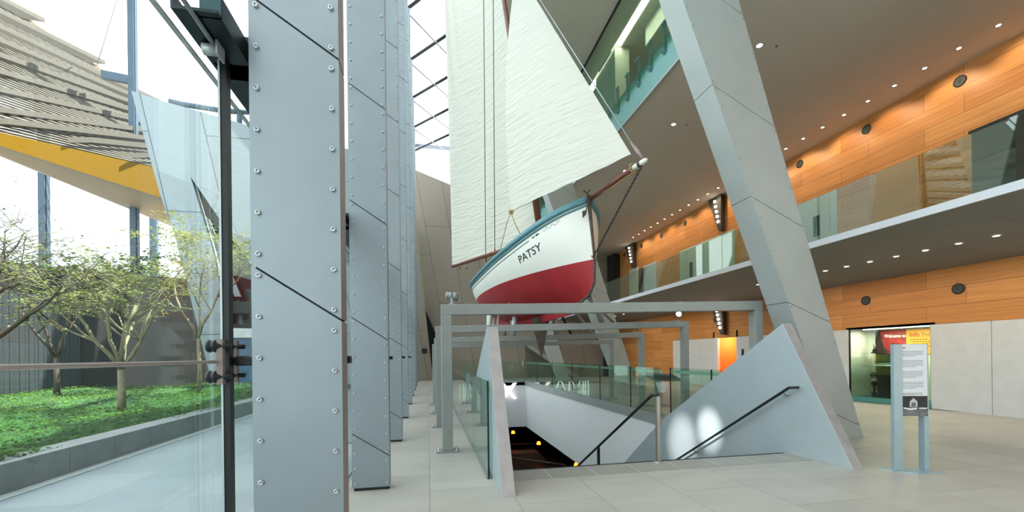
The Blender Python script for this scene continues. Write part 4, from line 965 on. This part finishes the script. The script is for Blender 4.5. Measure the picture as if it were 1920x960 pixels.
# garden wall: perforated screen and dark panels
wa, wb_ = V((-22, 11.2, 0)), V((-15.2, 19.3, 0)); wc = V((-10.3, 25.1, 0))
def wallseg(p, q, h0, h1, m, nm, lab, th=.15):
    d = (q - p).normalized(); n_ = V((-d.y, d.x, 0)) * th
    b = MB(); b.prism([p + V((0, 0, .2)), q + V((0, 0, .2)), q + V((0, 0, h1)), p + V((0, 0, h0))], n_); o = b.build(nm, m, origin=(p + q) / 2); tag(o, lab, 'fence'); return o
wallseg(V((-20, 12.4, 0)), V((-14.35, 21.1, 0)), 4.2, 4.2, perf_m, 'perforated_screen', 'grey perforated metal screen fence behind the small trees in the garden')
wallseg(V((-14.5, 21.05, 0)), V((-9.6, 25.9, 0)), 5.4, 5.7, wall_dark, 'dark_boundary_fence', 'dark solid boundary fence behind the sunlit tree trunk')
wallseg(V((-21, 12.4, 0)), V((-14.9, 21.9, 0)), 5.4, 5.5, wall_dark, 'dark_hedge_fence', 'taller dark fence rising behind the perforated metal screen')
# leaning blade building beyond
YBl = 21.9
def BP_(q, Y=YBl): return [on_y(x, y, Y) for x, y in q]
b = MB(); b.prism(BP_([(246, 170), (300, 188), (375, 209), (455, 232), (560, 262), (740, 296), (740, 720), (640, 720), (640, 640), (500, 540), (357, 331), (402, 480), (449, 730), (400, 730), (325, 432), (300, 365)]), (0, .35, 0))
tag(b.build('leaning_blade', blade_m, origin=on_y(420, 400, YBl)), 'pale silver leaning blade of the building outside, notched by a dark triangular opening', 'building')
b = MB(); b.prism(BP_([(340, 300), (660, 560), (660, 730), (420, 730)], YBl + .9), (0, .1, 0)); tag(b.build('dark_glazing', mat('ext_dark_glass', '#1b2022', .5, 0, .2, .8, spec=.2), origin=on_y(500, 600, YBl + .9)), 'dark glazing inside the triangular notch of the outdoor blade', 'glazing')
b = MB(); b.prism(BP_([(374, 397), (392, 412), (452, 556), (440, 556)], YBl + .6), (0, .1, 0)); tag(b.build('slanted_strut', blade_m, origin=on_y(410, 480, YBl + .6)), 'pale slanted strut inside the dark notch of the outdoor blade', 'strut')
for (ya, yb, lab) in ((615, 633, 'upper white horizontal band across the dark glazing beyond the black post'), (718, 738, 'lower white horizontal band across the dark glazing beyond the black post')):
    b = MB(); b.prism(BP_([(425, ya), (640, ya + 4), (640, yb + 2), (425, yb)], YBl - .15), (0, .1, 0)); tag(b.build('white_band', band_m, origin=on_y(500, ya, YBl)), lab, 'band')
b = MB(); b.prism(BP_([(425, 634), (640, 637), (640, 717), (425, 717)], YBl - .08), (0, .05, 0)); tag(b.build('blue_window_strip', mat('blue_pane', '#3a6288', .4, 0, .1, 1), origin=on_y(500, 680, YBl)), 'blue window strip between two white bands beyond the black post', 'window')
# canopy
cv = thing('lattice_canopy', 'big slatted outdoor canopy with yellow fascia edge over the garden', 'canopy', (-10, 12, 0))
cB = on_y(300, 208, 33.6); cD, cC = on_y(-190, 205, 18.9), on_y(340, 325, 25.1)
cA = on_y(-190, -125, 27.6)
def cpt(u, v, dz=0): return cD.lerp(cC, u).lerp(cA.lerp(cB, u), v) + V((0, 0, dz))
b = MB(); ns = 64
for k in range(ns):
    v = (k + .5) / ns
    p0, p1 = cpt(0, v), cpt(1, v); sp1_ = (cpt(.5, 1) - cpt(.5, 0)) / ns; up = sp1_ * .21; nz = (p1 - p0).cross(up).normalized() * .03
    c = (p0 + p1) / 2; b.obox(c, (p1 - p0) / 2, up, nz)
b.build('slats', slat_m, cv)
b = MB()
for k in range(13):
    v0 = -.35 + k * .115
    us = [(u, v0 + .42 * u) for u in [i / 20 for i in range(21)]]; us = [(u, v) for u, v in us if -.02 < v < 1.0]
    if len(us) > 1:
        p0, p1 = cpt(us[0][0], us[0][1], .5), cpt(us[-1][0], us[-1][1], .5); d = (p1 - p0)
        b.obox((p0 + p1) / 2, d / 2, V((.22, .36, .2)), V((0, 0, .12)))
b.build('cross_beams', slat_m, cv)
b = MB(); p0, p1 = cpt(0, 1.0), cpt(1, 1.0); up = (cpt(.5, 1) - cpt(.5, .9)).normalized() * .55; b.obox((p0 + p1) / 2 + up * .6, (p1 - p0) / 2, up, V((0, 0, .2))); b.build('edge_beam', slat_edge, cv)
fD, fC = on_y(-190, 212, 18.9), on_y(340, 383, 25.1)
b = MB(); b.prism([cD, cC, fC, fD], (.0, .06, 0)); b.build('fascia', yellow_m, cv)
b = MB()
sD, sC = on_y(-190, 216, 19.8), on_y(350, 436, 30.4); b.prism([fD, fC, sC, sD], (0, .0, .05)); b.build('soffit', soffit_tr, cv)
b = MB(); b.prism([on_y(250, 384, 28.2), on_y(272, 362, 26.1), on_y(284, 360, 25.8), on_y(268, 384, 28.0)], (0, 0, .03)); b.build('soffit_beam', bronze, cv)
# poles
def pole(x, yb, Y, ztop, w, lab, lean=0):
    c = on_y(x, yb, Y); b = MB(); b.box((c.x - w / 2, Y - w / 2, -.1), (c.x + w / 2, Y + w / 2, ztop)); b.box((c.x + w / 2, Y - w / 4, -.1), (c.x + w / 2 + w * .15, Y + w / 2, ztop)); tag(b.build('steel_pole', pole_m, origin=(c.x, Y, .1)), lab, 'pole')
pole(250, 280, 26.6, 32, .28, 'tall blue-grey steel pole rising through the canopy beside the silver blade')
pole(82, 400, 29, 15.5, .32, 'blue-grey steel pole under the canopy behind the bare branches')
pole(288, 440, 40, 16.2, .4, 'distant short blue-grey pole below the canopy corner beside the silver blade')
b = MB(); p0, p1 = on_y(192, 140, 26.6), on_y(243, 150, 26.6); b.obox((p0 + p1) / 2, (p1 - p0) / 2, (0, .12, 0), (0, 0, .2)); tag(b.build('outrigger_bar', pole_m, origin=p0), 'short blue-grey outrigger bar between canopy edge and the tall pole', 'bar')
b = MB(); b.tube(on_y(228, -30, 27), on_y(182, 122, 30), .022, n=6); tag(b.build('stay_cable', wire_m, origin=on_y(200, 60, 13)), 'thin stay cable running down the sky to the canopy edge', 'cable')
b = MB(); p = [on_y(318, 190, 22.6), on_y(345, 196, 22.6), on_y(420, 208, 22.6), on_y(470, 210, 22.6)]; b.path(p, .13, 8); b.tube(on_y(449, 208, 22.6), on_y(449, 240, 22.6), .12, n=8); tag(b.build('parapet_rail', pole_m, origin=p[1]), 'curved blue-grey rail along the top of the silver blade', 'rail')
b = MB(); c = on_y(418, 20, 9); b.box((c.x - .035, 8.97, 5.5), (c.x + .035, 9.03, 14)); tag(b.build('slim_mast', pole_m, origin=(c.x, 9, 5.5)), 'slim grey mast against the sky above the black channel', 'mast') if False else None

# ------------------------------------------------------------------ trees
def tree(name, base, hgt, spread, seed, lab, leafm, barkm, nl, r0=.07, lean=(0, 0), stems=4, flat=.5, split=.25, ls=.055, thick=1., grp='garden trees'):
    rng = random.Random(seed); base = V(base)
    t = thing(name, lab, 'tree', base, grp)
    wood_ = MB(); tips = []
    def branch(p, d, L, r, lev):
        n = 4; pts = [p]; rs = [r]; q = p.copy(); dd = d.normalized()
        for i in range(n):
            dd = (dd + V((rng.gauss(0, .16), rng.gauss(0, .16), rng.gauss(0, .08) + (.10 if lev < 2 else -.02)))).normalized()
            q = q + dd * L / n; pts.append(q.copy()); rs.append(max(.004, r * (1 - .42 * (i + 1) / n)))
        wood_.path(pts, rs, 7 if lev < 2 else 5)
        if lev >= 2: tips.extend(pts[1:])
        if lev < 4:
            kids = 3 if lev < 3 else 2
            for k in range(kids):
                j = rng.choice([2, 3, 4, 4]); o_ = pts[j]
                a = rng.uniform(0, 6.283); out = V((math.cos(a) * spread, math.sin(a) * spread, rng.uniform(-.05, .55) * (1 if lev < 2 else flat)))
                nd = (dd * .55 + out.normalized() * .8); branch(o_, nd, L * rng.uniform(.55, .8), rs[j] * .68, lev + 1)
    tr = base + V((lean[0], lean[1], 1)).normalized() * hgt * split
    wood_.path([base - V((0, 0, .12)), base.lerp(tr, .4) + V((.02, 0, 0)), tr], [r0 * 1.15, r0, r0 * .85], 10)
    for k in range(stems):
        a = 6.283 * k / stems + rng.uniform(-.4, .4); sp_ = rng.uniform(.25, .8)
        branch(tr, V((math.cos(a) * sp_ + lean[0], math.sin(a) * sp_ + lean[1], 1)), hgt * .36, r0 * .62, 0)
    wood_.build('trunk', barkm, t)
    lf = MB()
    for k in range(nl):
        c = rng.choice(tips) + V((rng.gauss(0, .09), rng.gauss(0, .09), rng.gauss(0, .045))); s = ls * rng.uniform(.5, 1.2); an = rng.uniform(0, 6.283)
        dx = V((math.cos(an), math.sin(an), rng.uniform(-.5, .3))) * s; dy = V((-math.sin(an), math.cos(an), rng.uniform(-.5, .5))) * s * .55
        lf.add([c - dx * .8, c - dy, c + dx, c + dy], [(0, 1, 2, 3)])
    lf.build('foliage', leafm, t)
tree('maple_tree', (-7.85, 12.85, .36), 4.9, 1.5, 11, 'sunlit multi-stem maple tree standing in the bed in front of the dark fence', leaf_m, bark_m, 3800, r0=.085, stems=6, split=.2, flat=.2)
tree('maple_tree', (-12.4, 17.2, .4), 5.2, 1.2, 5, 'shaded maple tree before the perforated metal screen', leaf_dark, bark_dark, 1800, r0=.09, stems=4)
tree('maple_tree', (-8.65, 18.4, .4), 6.6, .8, 21, 'slender pale maple tree beside the silver blade', leaf_m, bark_m, 3200, r0=.07, stems=4, split=.3, ls=.075)
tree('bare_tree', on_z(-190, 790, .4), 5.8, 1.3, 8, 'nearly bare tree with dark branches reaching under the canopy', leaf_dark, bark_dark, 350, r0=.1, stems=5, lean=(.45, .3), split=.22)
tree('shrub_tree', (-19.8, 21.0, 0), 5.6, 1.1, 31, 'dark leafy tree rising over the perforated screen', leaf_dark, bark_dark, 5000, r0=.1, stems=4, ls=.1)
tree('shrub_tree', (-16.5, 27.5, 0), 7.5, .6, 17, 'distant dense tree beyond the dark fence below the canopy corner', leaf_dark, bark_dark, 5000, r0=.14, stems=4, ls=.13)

# ------------------------------------------------------------------ light
wd = bpy.data.worlds.new('sky'); SC.world = wd; wd.use_nodes = True
bg = wd.node_tree.nodes['Background']; bg.inputs['Color'].default_value = (.91, .96, 1.0, 1); bg.inputs['Strength'].default_value = 2.6
sl = bpy.data.lights.new('sun', 'SUN'); sl.energy = 21.0; sl.angle = math.radians(.6); sl.color = (1, .94, .84)
so = bpy.data.objects.new('sun', sl); COL.objects.link(so); so.rotation_euler = V((-.485, -.13, -.865)).to_track_quat('-Z', 'Y').to_euler()
spot('sun_patch_spot', f1 + V((.12, .01, -.015)), V((5.6, 8.75, -.45)) - f1, 2200, 13, (1, .97, .92), 1., .05)  # added spot at the floodlight, standing in for a sun patch on the stair wall
spot('sun_patch_spot', f1 + V((.12, .02, -.02)), V((5.6, 7.75, .0)) - f1, 2600, 10, (1, .97, .92), 1., .05)  # second added spot, for the other sun patch
l = bpy.data.lights.new('lit_room_lamp', 'POINT'); l.energy = 60; l.color = (1, .75, .45); l.shadow_soft_size = .15; o = bpy.data.objects.new('lit_room_lamp', l); COL.objects.link(o); o.location = (WX + .8, 17.4, 2.3)
l = bpy.data.lights.new('case_lamp', 'AREA'); l.shape = 'RECTANGLE'; l.size = .1; l.size_y = 1.8; l.energy = 45; l.color = (1, .95, .8); o = bpy.data.objects.new('case_lamp', l); COL.objects.link(o); o.location = (13.7, 10.3, 2.26)
l = bpy.data.lights.new('upper_room_lamp', 'AREA'); l.shape = 'RECTANGLE'; l.size = .25; l.size_y = 10; l.energy = 115; l.color = (1, .9, .7); o = bpy.data.objects.new('upper_room_lamp', l); COL.objects.link(o); o.location = (6.85, 14, 12.7)

SC.view_settings.view_transform = 'Standard'; SC.view_settings.look = 'None'; SC.view_settings.gamma = 1; SC.view_settings.exposure = 0.35; SC.view_settings.use_curve_mapping = False
SC.cycles.use_denoising = True
SC.cycles.max_bounces = 10; SC.cycles.transparent_max_bounces = 24; SC.cycles.diffuse_bounces = 5; SC.cycles.glossy_bounces = 4
SC.cycles.caustics_reflective = False; SC.cycles.caustics_refractive = False; SC.cycles.sample_clamp_indirect = 6
